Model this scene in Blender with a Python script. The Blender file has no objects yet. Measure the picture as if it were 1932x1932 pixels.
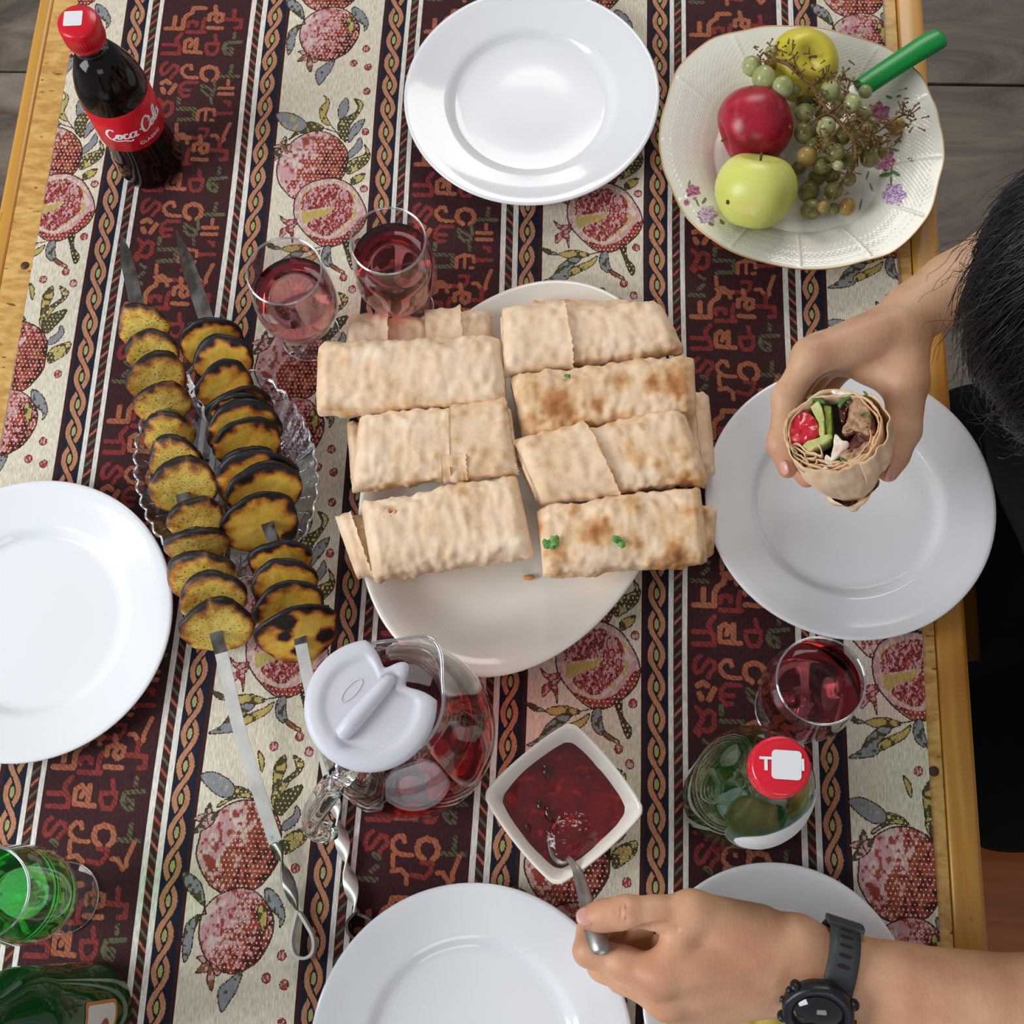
import bpy, bmesh, math, random
import numpy as np
from mathutils import Vector, Matrix, noise as mn
R_ = random.Random(7)
NR = np.random.default_rng(11)
C = bpy.context.scene.collection
SC = bpy.context.scene
Z0 = 0.75                      # height of the table top above the floor
# ---------------------------------------------------------------- camera
F_PX, CAM_H = 2400.76, 1.0326
FW = np.array((-0.04648712, 0.31021416, -0.94952942))
RT = np.array((0.99848075, 0.04258069, -0.03497244))
UP = np.array((-0.02958267, 0.94971262, 0.31172232))
cd = bpy.data.cameras.new('camera'); cam = bpy.data.objects.new('camera', cd); C.objects.link(cam)
cd.sensor_width = 36.0; cd.sensor_fit = 'HORIZONTAL'; cd.lens = F_PX / 1932 * 36
cam.matrix_world = Matrix(((RT[0], UP[0], -FW[0], 0), (RT[1], UP[1], -FW[1], 0), (RT[2], UP[2], -FW[2], Z0 + CAM_H), (0, 0, 0, 1)))
cd.clip_start = 0.02; SC.camera = cam
def W(x, y, h=0.0):
    """the point on the plane h above the table top that is seen at picture position x, y"""
    d = FW + (x - 966) / F_PX * RT - (y - 966) / F_PX * UP
    t = (h - CAM_H) / d[2]
    return Vector((d[0] * t, d[1] * t, Z0 + h))
# ---------------------------------------------------------------- light
SC.view_settings.view_transform = 'Standard'; SC.view_settings.look = 'None'
SC.view_settings.gamma = 1.0; SC.view_settings.use_curve_mapping = False
SC.view_settings.exposure = 0.0
wd = bpy.data.worlds.new('world'); SC.world = wd; wd.use_nodes = True
bg = wd.node_tree.nodes['Background']; bg.inputs[0].default_value = (0.92, 0.94, 1.0, 1); bg.inputs[1].default_value = 0.33
SC.cycles.max_bounces = 20; SC.cycles.transparent_max_bounces = 24; SC.cycles.transmission_bounces = 20; SC.cycles.glossy_bounces = 6
def area(name, loc, target, sx, sy, power, col):
    l = bpy.data.lights.new(name, 'AREA'); l.shape = 'RECTANGLE'; l.size = sx; l.size_y = sy; l.energy = power; l.color = col
    o = bpy.data.objects.new(name, l); C.objects.link(o); o.location = loc
    o.rotation_euler = (Vector(target) - Vector(loc)).to_track_quat('-Z', 'Y').to_euler()
    return o
area('window_light', (-1.95, -0.30, 1.95), (0, 0.22, 0.75), 1.1, 1.3, 47, (0.91, 0.96, 1.0))
area('window_light', (0.4, -2.2, 2.3), (0.1, 0.2, 0.75), 1.3, 1.0, 12, (0.94, 0.97, 1.0))
area('window_light', (0.2, 2.6, 2.5), (0, 0.3, 0.75), 1.4, 1.0, 27, (1.0, 0.95, 0.89))
# ---------------------------------------------------------------- helpers
def lin(c):
    if isinstance(c, str): c = [int(c[i:i + 2], 16) for i in (0, 2, 4)]
    return tuple((v / 255 / 12.92 if v / 255 <= .04045 else ((v / 255 + .055) / 1.055) ** 2.4) for v in c)
MATS = {}
def nd(m, t, **k):
    n = m.node_tree.nodes.new(t)
    for a, b in k.items(): setattr(n, a, b)
    return n
def mat(name, col, rough=.5, metal=0., spec=.5, col2=None, scale=60., detail=4., contrast=(.35, .65), bump=0., bscale=200., bdist=.001,
        trans=0., ior=1.45, coat=0., sss=0., sssr=(.01, .004, .002), stretch=(1, 1, 1), col3=None, alpha=1., mix3=(.6, .72), s3=25.):
    if name in MATS: return MATS[name]
    m = bpy.data.materials.new(name); m.use_nodes = True; MATS[name] = m
    nt = m.node_tree; b = nt.nodes['Principled BSDF']; L = nt.links.new
    c = lin(col); b.inputs['Base Color'].default_value = (*c, 1)
    b.inputs['Roughness'].default_value = rough; b.inputs['Metallic'].default_value = metal
    b.inputs['Specular IOR Level'].default_value = spec; b.inputs['IOR'].default_value = ior
    b.inputs['Transmission Weight'].default_value = trans; b.inputs['Coat Weight'].default_value = coat
    b.inputs['Alpha'].default_value = alpha
    if sss: b.inputs['Subsurface Weight'].default_value = sss; b.inputs['Subsurface Radius'].default_value = sssr; b.inputs['Subsurface Scale'].default_value = 1
    tc = nd(m, 'ShaderNodeTexCoord'); mp = nd(m, 'ShaderNodeMapping'); mp.inputs['Scale'].default_value = stretch
    L(tc.outputs['Object'], mp.inputs[0])
    last = None
    def ramp(src, lo, hi):
        r = nd(m, 'ShaderNodeMapRange'); r.inputs[1].default_value = lo; r.inputs[2].default_value = hi; L(src, r.inputs[0]); return r.outputs[0]
    if col2 is not None:
        n = nd(m, 'ShaderNodeTexNoise'); n.inputs['Scale'].default_value = scale; n.inputs['Detail'].default_value = detail; L(mp.outputs[0], n.inputs['Vector'])
        x = nd(m, 'ShaderNodeMix', data_type='RGBA'); x.inputs[6].default_value = (*c, 1); x.inputs[7].default_value = (*lin(col2), 1)
        L(ramp(n.outputs['Fac'], *contrast), x.inputs[0]); last = x.outputs[2]
        if col3 is not None:
            n3 = nd(m, 'ShaderNodeTexNoise'); n3.inputs['Scale'].default_value = s3; n3.inputs['Detail'].default_value = 3; L(mp.outputs[0], n3.inputs['Vector'])
            y = nd(m, 'ShaderNodeMix', data_type='RGBA'); L(last, y.inputs[6]); y.inputs[7].default_value = (*lin(col3), 1); L(ramp(n3.outputs['Fac'], *mix3), y.inputs[0]); last = y.outputs[2]
        L(last, b.inputs['Base Color'])
    if bump:
        n = nd(m, 'ShaderNodeTexNoise'); n.inputs['Scale'].default_value = bscale; n.inputs['Detail'].default_value = 4; L(mp.outputs[0], n.inputs['Vector'])
        bp = nd(m, 'ShaderNodeBump'); bp.inputs['Strength'].default_value = bump; bp.inputs['Distance'].default_value = bdist
        L(n.outputs['Fac'], bp.inputs['Height']); L(bp.outputs[0], b.inputs['Normal'])
    return m
def thin_glass(name, tint, ior=1.5, gain=1.0, rough=.0, bump=0, bscale=60):
    """blown glass wall: clear straight through, mirror-like towards its edges"""
    if name in MATS: return MATS[name]
    m = bpy.data.materials.new(name); m.use_nodes = True; MATS[name] = m; nt = m.node_tree; L = nt.links.new; nt.nodes.remove(nt.nodes['Principled BSDF'])
    t = nd(m, 'ShaderNodeBsdfTransparent'); t.inputs[0].default_value = (*tint, 1); g = nd(m, 'ShaderNodeBsdfGlossy'); g.inputs['Roughness'].default_value = rough; g.inputs[0].default_value = (1, 1, 1, 1)
    fr = nd(m, 'ShaderNodeLayerWeight'); fr.inputs[0].default_value = .5; pw = nd(m, 'ShaderNodeMath', operation='POWER'); L(fr.outputs['Facing'], pw.inputs[0]); pw.inputs[1].default_value = 4.2
    mu = nd(m, 'ShaderNodeMath', operation='MULTIPLY_ADD'); mu.use_clamp = True; mu.inputs[1].default_value = .72 * gain; mu.inputs[2].default_value = ((ior - 1) / (ior + 1)) ** 2 * gain; L(pw.outputs[0], mu.inputs[0])
    if bump:
        tc = nd(m, 'ShaderNodeTexCoord'); n = nd(m, 'ShaderNodeTexNoise'); n.inputs['Scale'].default_value = bscale; L(tc.outputs['Object'], n.inputs['Vector']); bp = nd(m, 'ShaderNodeBump'); bp.inputs['Strength'].default_value = bump; bp.inputs['Distance'].default_value = .002
        L(n.outputs['Fac'], bp.inputs['Height']); L(bp.outputs[0], g.inputs['Normal']); L(bp.outputs[0], fr.inputs['Normal'])
    x = nd(m, 'ShaderNodeMixShader'); L(mu.outputs[0], x.inputs[0]); L(t.outputs[0], x.inputs[1]); L(g.outputs[0], x.inputs[2]); L(x.outputs[0], nt.nodes['Material Output'].inputs['Surface']); return m
def smooth(me, on=True):
    me.polygons.foreach_set('use_smooth', [on] * len(me.polygons)); me.update()
def mk(name, v, f, m=None, parent=None, sm=True, world=True):
    """one mesh object; v in world metres (world=True) or local to the parent"""
    me = bpy.data.meshes.new(name)
    if world and parent is not None:
        o0 = parent_origin(parent); v = [(p[0] - o0[0], p[1] - o0[1], p[2] - o0[2]) for p in v]
    elif world:
        pass
    me.from_pydata([tuple(p) for p in v], [], [tuple(q) for q in f]); 
    if m is not None:
        for q in (m if isinstance(m, (list, tuple)) else [m]): me.materials.append(q)
    smooth(me, sm); me.validate()
    o = bpy.data.objects.new(name, me); C.objects.link(o)
    if parent is not None: o.parent = parent
    return o
def parent_origin(p):
    v = Vector(p.location)
    while p.parent: p = p.parent; v += Vector(p.location)
    return v
def tag(o, label=None, cat=None, group=None, kind=None):
    for k, v in (('label', label), ('category', cat), ('group', group), ('kind', kind)):
        if v: o[k] = v
    return o
def thing(name, loc, label, cat, group=None):
    o = bpy.data.objects.new(name, None); C.objects.link(o); o.location = loc; o.empty_display_size = .03
    return tag(o, label, cat, group)
def recenter(o):
    """move a top-level mesh's origin to the bottom centre of its own bounds"""
    me = o.data; n = len(me.vertices); a = np.empty(n * 3); me.vertices.foreach_get('co', a); a = a.reshape(-1, 3)
    c = np.array(((a[:, 0].min() + a[:, 0].max()) / 2, (a[:, 1].min() + a[:, 1].max()) / 2, a[:, 2].min()))
    me.vertices.foreach_set('co', (a - c).ravel()); o.location = Vector(o.location) + Vector(c); me.update(); return o
def lathe(prof, n=64, rad=None, close=False):
    """prof: list of (r, z); returns verts, faces around local z"""
    v = []; f = []
    for r, z in prof:
        for i in range(n):
            a = 2 * math.pi * i / n; k = rad(a, r, z) if rad else (r, z)
            v.append((k[0] * math.cos(a), k[0] * math.sin(a), k[1]))
    m = len(prof)
    for j in range(m - 1 + (1 if close else 0)):
        for i in range(n):
            a = j * n + i; b = j * n + (i + 1) % n; c = ((j + 1) % m) * n + (i + 1) % n; d = ((j + 1) % m) * n + i
            f.append((a, b, c, d))
    return v, f
def capped(v, f, n, m, top=True, bottom=True):
    if bottom: f.append(tuple(reversed(range(n))))
    if top: f.append(tuple(range((m - 1) * n, m * n)))
    return v, f
def move(v, o, rot=None):
    if rot is not None: return [tuple(rot @ Vector(p) + Vector(o)) for p in v]
    return [(p[0] + o[0], p[1] + o[1], p[2] + o[2]) for p in v]
def smoothline(pts, k=4):
    P = [Vector(p) for p in pts]; out = []
    for i in range(len(P) - 1):
        a = P[max(i - 1, 0)]; b = P[i]; c = P[i + 1]; d = P[min(i + 2, len(P) - 1)]
        for j in range(k):
            t = j / k; t2 = t * t; t3 = t2 * t
            out.append(.5 * ((2 * b) + (c - a) * t + (2 * a - 5 * b + 4 * c - d) * t2 + (3 * b - a - 3 * c + d) * t3))
    out.append(P[-1]); return out
def tube(pts, rad, n=8, flat=1., cap=True, upv=None, closed=False):
    """sweep; rad a number or list; flat squeezes the section along its second axis"""
    P = [Vector(p) for p in pts]; m = len(P); v = []; f = []
    if not isinstance(rad, (list, tuple)): rad = [rad] * m
    if len(rad) != m: rad = [rad[min(int(i / (m - 1) * (len(rad) - 1)), len(rad) - 2)] * (1 - (i / (m - 1) * (len(rad) - 1) - min(int(i / (m - 1) * (len(rad) - 1)), len(rad) - 2))) + rad[min(int(i / (m - 1) * (len(rad) - 1)), len(rad) - 2) + 1] * (i / (m - 1) * (len(rad) - 1) - min(int(i / (m - 1) * (len(rad) - 1)), len(rad) - 2)) for i in range(m)]
    u = None
    for i in range(m):
        if closed: t = (P[(i + 1) % m] - P[i - 1]).normalized()
        else: t = (P[min(i + 1, m - 1)] - P[max(i - 1, 0)]).normalized()
        if u is None:
            u = Vector(upv) if upv is not None else (Vector((0, 0, 1)) if abs(t.z) < .9 else Vector((1, 0, 0)))
        if upv is not None and not callable(upv): u = Vector(upv)
        u = (u - t * u.dot(t)).normalized(); w = t.cross(u)
        for k in range(n):
            a = 2 * math.pi * k / n
            v.append(P[i] + w * (math.cos(a) * rad[i]) + u * (math.sin(a) * rad[i] * flat))
    for i in range(m if closed else m - 1):
        for k in range(n): f.append((i * n + k, i * n + (k + 1) % n, ((i + 1) % m) * n + (k + 1) % n, ((i + 1) % m) * n + k))
    if cap and not closed: f.append(tuple(reversed(range(n)))); f.append(tuple(range((m - 1) * n, m * n)))
    f = [tuple(reversed(q)) for q in f]
    return v, f
def join(*vf):
    v = []; f = []
    for a, b in vf:
        k = len(v); v += list(a); f += [tuple(i + k for i in q) for q in b]
    return v, f
def box(x0, x1, y0, y1, z0, z1, bev=0.):
    v = []
    bv = bev
    if bv <= 0:
        v = [(x, y, z) for z in (z0, z1) for y in (y0, y1) for x in (x0, x1)]
        return v, [(0, 2, 3, 1), (4, 5, 7, 6), (0, 1, 5, 4), (2, 6, 7, 3), (0, 4, 6, 2), (1, 3, 7, 5)]
    bm = bmesh.new(); bmesh.ops.create_cube(bm, size=1)
    for q in bm.verts: q.co = Vector(((q.co.x + .5) * (x1 - x0) + x0, (q.co.y + .5) * (y1 - y0) + y0, (q.co.z + .5) * (z1 - z0) + z0))
    bmesh.ops.bevel(bm, geom=bm.edges[:] + bm.verts[:], offset=bv, segments=3, affect='EDGES', profile=.5)
    bm.verts.index_update(); v = [tuple(q.co) for q in bm.verts]; f = [tuple(l.index for l in q.verts) for q in bm.faces]; bm.free()
    return v, f
def ball(c, r, seg=16, rings=10, sc=(1, 1, 1)):
    v = [(c[0], c[1], c[2] + r * sc[2])]; f = []
    for i in range(1, rings):
        p = math.pi * i / rings
        for j in range(seg):
            a = 2 * math.pi * j / seg; v.append((c[0] + r * sc[0] * math.sin(p) * math.cos(a), c[1] + r * sc[1] * math.sin(p) * math.sin(a), c[2] + r * sc[2] * math.cos(p)))
    v.append((c[0], c[1], c[2] - r * sc[2])); b = len(v) - 1
    for j in range(seg):
        f.append((0, 1 + j, 1 + (j + 1) % seg)); f.append((b, b - seg + (j + 1) % seg, b - seg + j))
    for i in range(rings - 2):
        for j in range(seg):
            a = 1 + i * seg + j; d = 1 + i * seg + (j + 1) % seg; f.append((a, a + seg, d + seg, d))
    return v, f
# ================================================================ floor and table
def stone_floor():
    m = bpy.data.materials.new('stone_tile'); m.use_nodes = True; L = m.node_tree.links.new; b = m.node_tree.nodes['Principled BSDF']
    tc = nd(m, 'ShaderNodeTexCoord'); mp = nd(m, 'ShaderNodeMapping'); mp.inputs['Scale'].default_value = (1.1, 2.6, 1)
    L(tc.outputs['Object'], mp.inputs[0])
    n = nd(m, 'ShaderNodeTexNoise'); n.inputs['Scale'].default_value = 3.2; n.inputs['Detail'].default_value = 9; n.inputs['Roughness'].default_value = .62; n.inputs['Distortion'].default_value = 1.1
    L(mp.outputs[0], n.inputs['Vector'])
    r = nd(m, 'ShaderNodeValToRGB'); L(n.outputs['Fac'], r.inputs[0])
    e = r.color_ramp.elements; e[0].position = .33; e[0].color = (*lin((66, 56, 48)), 1); e[1].position = .72; e[1].color = (*lin((150, 136, 120)), 1)
    q = r.color_ramp.elements.new(.5); q.color = (*lin((112, 99, 86)), 1)
    L(r.outputs[0], b.inputs['Base Color']); b.inputs['Roughness'].default_value = .45
    bp = nd(m, 'ShaderNodeBump'); bp.inputs['Strength'].default_value = .35; bp.inputs['Distance'].default_value = .01; L(n.outputs['Fac'], bp.inputs['Height']); L(bp.outputs[0], b.inputs['Normal'])
    fl = mk('floor', *box(-1.9, 1.7, -1.6, 2.6, -.06, -.008), mat('grout', (92, 82, 72), .9)); fl['kind'] = 'structure'
    me = None
    for i, x in enumerate(np.arange(-1.9, 1.7, .6)):
        for j, y in enumerate(np.arange(-1.6, 2.6, .42)):
            if me is None:
                o = mk('tile', *box(.0025, .5975, .0025, .4175, -.008, 0, .0015), m, fl, sm=False, world=False); me = o.data
            else:
                o = bpy.data.objects.new('tile', me); C.objects.link(o); o.parent = fl
            o.location = (x, y, 0)
stone_floor()
def wood(name, c1, c2, c3, axis=1, rough=.35, sc=9.):
    m = bpy.data.materials.new(name); m.use_nodes = True; L = m.node_tree.links.new; b = m.node_tree.nodes['Principled BSDF']
    tc = nd(m, 'ShaderNodeTexCoord'); mp = nd(m, 'ShaderNodeMapping'); s = [sc * 6, sc * 6, sc * 6]; s[axis] = sc * .35; mp.inputs['Scale'].default_value = s
    L(tc.outputs['Object'], mp.inputs[0])
    n = nd(m, 'ShaderNodeTexNoise'); n.inputs['Scale'].default_value = 1; n.inputs['Detail'].default_value = 6; n.inputs['Distortion'].default_value = .6; L(mp.outputs[0], n.inputs['Vector'])
    r = nd(m, 'ShaderNodeValToRGB'); L(n.outputs['Fac'], r.inputs[0]); e = r.color_ramp.elements
    e[0].position = .3; e[0].color = (*lin(c2), 1); e[1].position = .6; e[1].color = (*lin(c1), 1)
    n2 = nd(m, 'ShaderNodeTexNoise'); n2.inputs['Scale'].default_value = 45; n2.inputs['Detail'].default_value = 3
    mp2 = nd(m, 'ShaderNodeMapping'); s2 = [1.6, 1.6, 1.6]; s2[axis] = .5; mp2.inputs['Scale'].default_value = s2; L(tc.outputs['Object'], mp2.inputs[0]); L(mp2.outputs[0], n2.inputs['Vector'])
    mr = nd(m, 'ShaderNodeMapRange'); mr.inputs[1].default_value = .68; mr.inputs[2].default_value = .76; L(n2.outputs['Fac'], mr.inputs[0])
    x = nd(m, 'ShaderNodeMix', data_type='RGBA'); L(mr.outputs[0], x.inputs[0]); L(r.outputs[0], x.inputs[6]); x.inputs[7].default_value = (*lin(c3), 1)
    L(x.outputs[2], b.inputs['Base Color']); b.inputs['Roughness'].default_value = rough; b.inputs['Coat Weight'].default_value = .25; b.inputs['Coat Roughness'].default_value = .2
    return m
PINE = wood('varnished_pine', (206, 152, 62), (184, 124, 44), (110, 66, 24))
CHIP = mat('strand_board', (214, 172, 100), .4, col2=(186, 138, 70), scale=70, detail=2, stretch=(1, 2.4, 1), col3=(120, 78, 40), s3=60, mix3=(.66, .7), bump=.3, bscale=120, bdist=.0006)
EX0, EX1, CX0, CX1, TY0, TY1 = -.5475, .3255, -.506, .289, -.42, 1.06
T = thing('dining_table', (-.11, .32, 0), 'varnished pine dining table with a plank edge under the patterned cloth', 'table')
mk('board', *box(-.5325, .3005, TY0 + .03, TY1 - .03, Z0 - .024, Z0 - .0016, .001), CHIP, T, sm=False)
for x0, x1 in ((EX0, -.5332), (.3012, EX1)):
    mk('edge_plank', *box(x0, x1, TY0, TY1, Z0 - .042, Z0 - .001, .0035), PINE, T)
    mk('edge_moulding', *box(*((x1 - .004, x1 + .0035) if x1 > 0 else (x0 - .0035, x0 + .004)), TY0, TY1, Z0 - .036, Z0 - .01, .0025), PINE, T)
for y0, y1 in ((TY0, TY0 + .028), (TY1 - .028, TY1)):
    mk('edge_plank', *box(-.5325, .3005, y0, y1, Z0 - .042, Z0 - .001, .003), PINE, T)
for x in (-.46, .24):
    for y in (TY0 + .1, TY1 - .1): mk('leg', *box(x - .035, x + .035, y - .035, y + .035, 0, Z0 - .024, .004), wood('leg_pine', (196, 140, 58), (170, 112, 42), (100, 60, 24), 2) if 'legp' not in MATS else MATS['legp'], T)
for x in (-.46, .24): mk('apron', *box(x - .012, x + .012, TY0 + .14, TY1 - .14, Z0 - .12, Z0 - .024, .002), PINE, T)
for px, py in ((47, 501), (1762, 1455)):
    p = W(px, py, -.0016); v, f = lathe([(.0001, .0016), (.003, .0012), (.0042, 0), (.0046, -.001)], 12); mk('knot', move(v, p), f, mat('dark_knot', (70, 48, 32), .6), T)
# ================================================================ woven cloth
PX, PY, NX, NY = .2578, .418, 430, 1045
X0, Y0 = -.4555, .413
pal = [(222, 211, 190), (60, 28, 31), (24, 27, 42), (186, 128, 94), (168, 162, 102), (226, 220, 210), (168, 102, 72), (138, 52, 48), (92, 94, 64), (148, 76, 52),
       (202, 156, 158), (160, 66, 56), (104, 38, 36), (226, 208, 182), (138, 142, 146), (80, 76, 44), (188, 166, 96), (64, 42, 34), (58, 26, 28), (212, 188, 176), (146, 86, 56)]
CREAM, MAR, NAVY, BRAID, EYE, WHITE, ORG, RED, OLV, RUST, PINK, CRIM, DRED, DOT, GREY, LOL, YEL, OUT, BORD, PALE, BRN = range(21)
G = np.zeros((NX, NY), np.uint8)
ux = (np.arange(NX) + .5) * PX / NX; vy = (np.arange(NY) + .5) * PY / NY
NZ = NR.random((NX, NY))
def sm_noise(n, kx, ky):
    a = NR.random((kx, ky)); ix = np.arange(NX) / NX * kx; iy = np.arange(NY) / NY * ky
    x0 = ix.astype(int); y0 = iy.astype(int); fx = (ix - x0)[:, None]; fy = (iy - y0)[None]; fx = fx * fx * (3 - 2 * fx); fy = fy * fy * (3 - 2 * fy)
    g = lambda i, j: a[(x0[:, None] + i) % kx, (y0[None] + j) % ky]
    return (g(0, 0) * (1 - fx) + g(1, 0) * fx) * (1 - fy) + (g(0, 1) * (1 - fx) + g(1, 1) * fx) * fy
SN = sm_noise(0, 90, 130); SN2 = sm_noise(0, 200, 160); SN3 = sm_noise(0, 40, 60)
def col(u0, u1, c):
    G[(ux >= u0) & (ux < u1)] = c
col(0, .0035, BORD); col(.0035, .022, NAVY); col(.022, .0265, WHITE); col(.0265, .0335, MAR); col(.0335, .038, WHITE); col(.038, .126, MAR)
col(.126, .1305, WHITE); col(.1305, .1375, MAR); col(.1375, .142, WHITE); col(.142, .161, NAVY); col(.161, .165, BORD)
U, V = np.meshgrid(ux, vy, indexing='ij')
def put(mask, c): G[mask] = c
for u0, u1, s in ((.0265, .0335, 1), (.1305, .1375, -1)):     # slanting thread bars
    d = (V - s * (U - u0) * 1.1) / (PY / 44); k = np.floor(d).astype(int) % 4; fr = d - np.floor(d)
    inb = (U >= u0 + .0004) & (U < u1 - .0004) & (fr < .33)
    for q, c in enumerate((RUST, OLV, ORG, OLV)): put(inb & (k == q), c)
BP = PY / 16
for uc, s in ((.0125, 1), (.1507, -1)):                        # braids
    du = (U - uc) * s; ph = (V - .0135) / BP
    A = .0052
    x1 = A * np.cos(math.pi * ph); x2 = -x1
    fr = (ph + .5) % 1.0
    wob = .0018
    for xs, gap in ((x2, 1), (x1, 0)):
        sl = np.sqrt(1 + (A * math.pi / BP * np.sin(math.pi * ph)) ** 2)
        dd = np.abs(du - xs) / sl
        if gap == 1:   # strand that dives below at every crossing where it would run up-right
            vis = np.ones_like(dd, bool)
        put((dd < .0021) & (np.abs(du) < .0078), BRAID)
    # over and under: at each crossing the down-right strand stays whole, the other is cut
    cr = np.round(ph - .5) + .5; t = (ph - cr) * BP
    on = np.abs(t) < BP * .30
    slope = -A * math.pi / BP * np.sin(math.pi * cr)
    # strand running from upper-left to lower-right
    over = np.where(slope * s * 1 < 0, 1, -1)
    xo = -A * np.sin(math.pi * (ph - cr)) * 1.0
    up = A * np.sin(math.pi * (ph - cr))
    do = np.abs(du - xo) / math.sqrt(1 + (A * math.pi / BP) ** 2 * .8)
    dn = np.abs(du - up) / math.sqrt(1 + (A * math.pi / BP) ** 2 * .8)
    put(on & (dn < .0021) & (do < .0034), NAVY)
    put(on & (do < .0020), BRAID)
    e = ((U - uc) / .0019) ** 2 + ((ph - np.round(ph)) * BP / .0046) ** 2
    put(e < 1, EYE)
def poly_mask(P):
    """P local (u, v) list; returns index window and mask, wrapping in v"""
    P = np.array(P); out = np.zeros((NX, NY), bool)
    for sh in (-PY, 0, PY):
        Q = P + (0, sh)
        lo, hi = Q.min(0), Q.max(0)
        i0, i1 = np.searchsorted(ux, lo[0]), np.searchsorted(ux, hi[0]); j0, j1 = np.searchsorted(vy, lo[1]), np.searchsorted(vy, hi[1])
        if i1 <= i0 or j1 <= j0: continue
        x = ux[i0:i1, None]; y = vy[None, j0:j1]; m = np.zeros((i1 - i0, j1 - j0), bool)
        for k in range(len(Q)):
            a, b = Q[k], Q[k - 1]
            if a[1] == b[1]: continue
            m ^= ((a[1] > y) != (b[1] > y)) & (x < (b[0] - a[0]) * (y - a[1]) / (b[1] - a[1]) + a[0])
        out[i0:i1, j0:j1] |= m
    return out
def line_mask(P, w, closed=False, dash=False):
    P = np.array(P); out = np.zeros((NX, NY), bool)
    n = len(P)
    for sh in (-PY, 0, PY):
        for k in range(n if closed else n - 1):
            a = P[k] + (0, sh); b = P[(k + 1) % n] + (0, sh); lo = np.minimum(a, b) - w; hi = np.maximum(a, b) + w
            i0, i1 = np.searchsorted(ux, lo[0]), np.searchsorted(ux, hi[0]); j0, j1 = np.searchsorted(vy, lo[1]), np.searchsorted(vy, hi[1])
            if i1 <= i0 or j1 <= j0: continue
            x = ux[i0:i1, None]; y = vy[None, j0:j1]; d = b - a; t = np.clip(((x - a[0]) * d[0] + (y - a[1]) * d[1]) / max(d @ d, 1e-12), 0, 1)
            out[i0:i1, j0:j1] |= np.hypot(x - a[0] - t * d[0], y - a[1] - t * d[1]) < w
    return out
def rnd(P, k=3):
    Q = [Vector((*p, 0)) for p in P]; n = len(Q); out = []
    for i in range(n):
        a, b, c, d = Q[i - 1], Q[i], Q[(i + 1) % n], Q[(i + 2) % n]
        for j in range(k):
            t = j / k; t2 = t * t; t3 = t2 * t; q = .5 * ((2 * b) + (c - a) * t + (2 * a - 5 * b + 4 * c - d) * t2 + (3 * b - a - 3 * c + d) * t3); out.append((q.x, q.y))
    return out
def tr(P, ox, oy, s, band):
    """traced positions (zoomed crop) -> local cloth coordinates of the repeat"""
    out = []
    for x, y in P:
        w = W(ox + x / s, oy + y / s); u = w.x - (X0 + PX * band); v = w.y - Y0; out.append((u, v - PY * round(v / PY) if abs(v) > PY * 2 else v))
    return out
def norm(P):
    c = sum(p[1] for p in P) / len(P); k = math.floor(c / PY) * PY
    return [(p[0], p[1] - k) for p in P]
def paint(P, fill, fill2=None, th=.5, nz=None, edge=OUT, ew=.00055, dots=False):
    P = norm(rnd(P)); m = poly_mask(P)
    if line_mask is not None: put(line_mask(P, ew, True) & (NZ < .85), edge)
    put(m, fill)
    if fill2 is not None: put(m & ((SN if nz is None else nz) > th), fill2)
    if dots: put(m & dotm, DOT)
    put(line_mask(P, ew * .8, True) & m, edge)
    return m
dotm = (((U / .0036 + np.floor(V / .0038) * .5) % 1) < .26) & (((V / .0038) % 1) < .36)
# --- motif one: whole fruit over a cut half
S1 = (480, 160, 5.68, 0)
def t1(*p): return tr(p, *S1)
S3 = (980, 380, 7.43, 1)
def t3(*p): return tr(p, *S3)
S2 = (340, 1380, 3.863, 0)
def t2(*p): return tr(p, *S2)
def stem(P, w=.0005, c=OUT): put(line_mask(norm(P), w), c)
def whole(P, cu):
    P = norm(rnd(P)); m = poly_mask(P); A = np.array(P); lo, hi = A.min(0), A.max(0)
    best = np.full(U.shape, 9.)
    for sh in (-PY, 0, PY):
        x = (U - lo[0]) / (hi[0] - lo[0]); y = (V - lo[1] - sh) / (hi[1] - lo[1])
        t = np.where((y > -.1) & (y < 1.1), x * .75 + (1 - y) * .35, np.nan)
        best = np.where(np.isnan(t), best, t)
    t = best + (SN - .5) * .75 + (NZ - .5) * .15
    put(m, PINK); put(m & (t < .33) & (SN3 > .5), PALE); put(m & (t > .45), CRIM); put(m & (t > .5) & (SN2 > .58), BRN if cu else PINK)
    put(m & (t > .78), DRED); put(m & (t > 1.0), BORD)
    put(m & (best > .42) & dotm, DOT)
    put(line_mask(P, .0006, True), OUT)
    return m
paint(t1((760, 460), (640, 400), (520, 430), (400, 560), (370, 590), (500, 520), (640, 520)), LOL, YEL, .62)
paint(t1((240, 320), (340, 295), (470, 330), (570, 410), (560, 460), (500, 500), (400, 490), (310, 440)), GREY, YEL, .8)
paint(t1((760, 115), (820, 165), (810, 250), (780, 330), (830, 430), (760, 415), (720, 350), (720, 250), (790, 175)), YEL, LOL, .66)
paint(t1((1010, 140), (1030, 230), (1000, 320), (930, 370), (915, 270), (950, 190)), GREY)
paint(t1((1090, 150), (1180, 190), (1170, 260), (1100, 360), (1040, 440), (1000, 600), (960, 590), (915, 500), (915, 420), (960, 360), (1060, 320), (1130, 250)), LOL, YEL, .75, dots=True)
paint(t1((1200, 370), (1150, 480), (1080, 560), (1020, 620), (1030, 520), (1090, 420)), GREY, LOL, .75)
paint(t1((1145, 565), (1170, 650), (1120, 720), (1060, 770), (1000, 800), (1010, 730), (1080, 660)), GREY)
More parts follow.
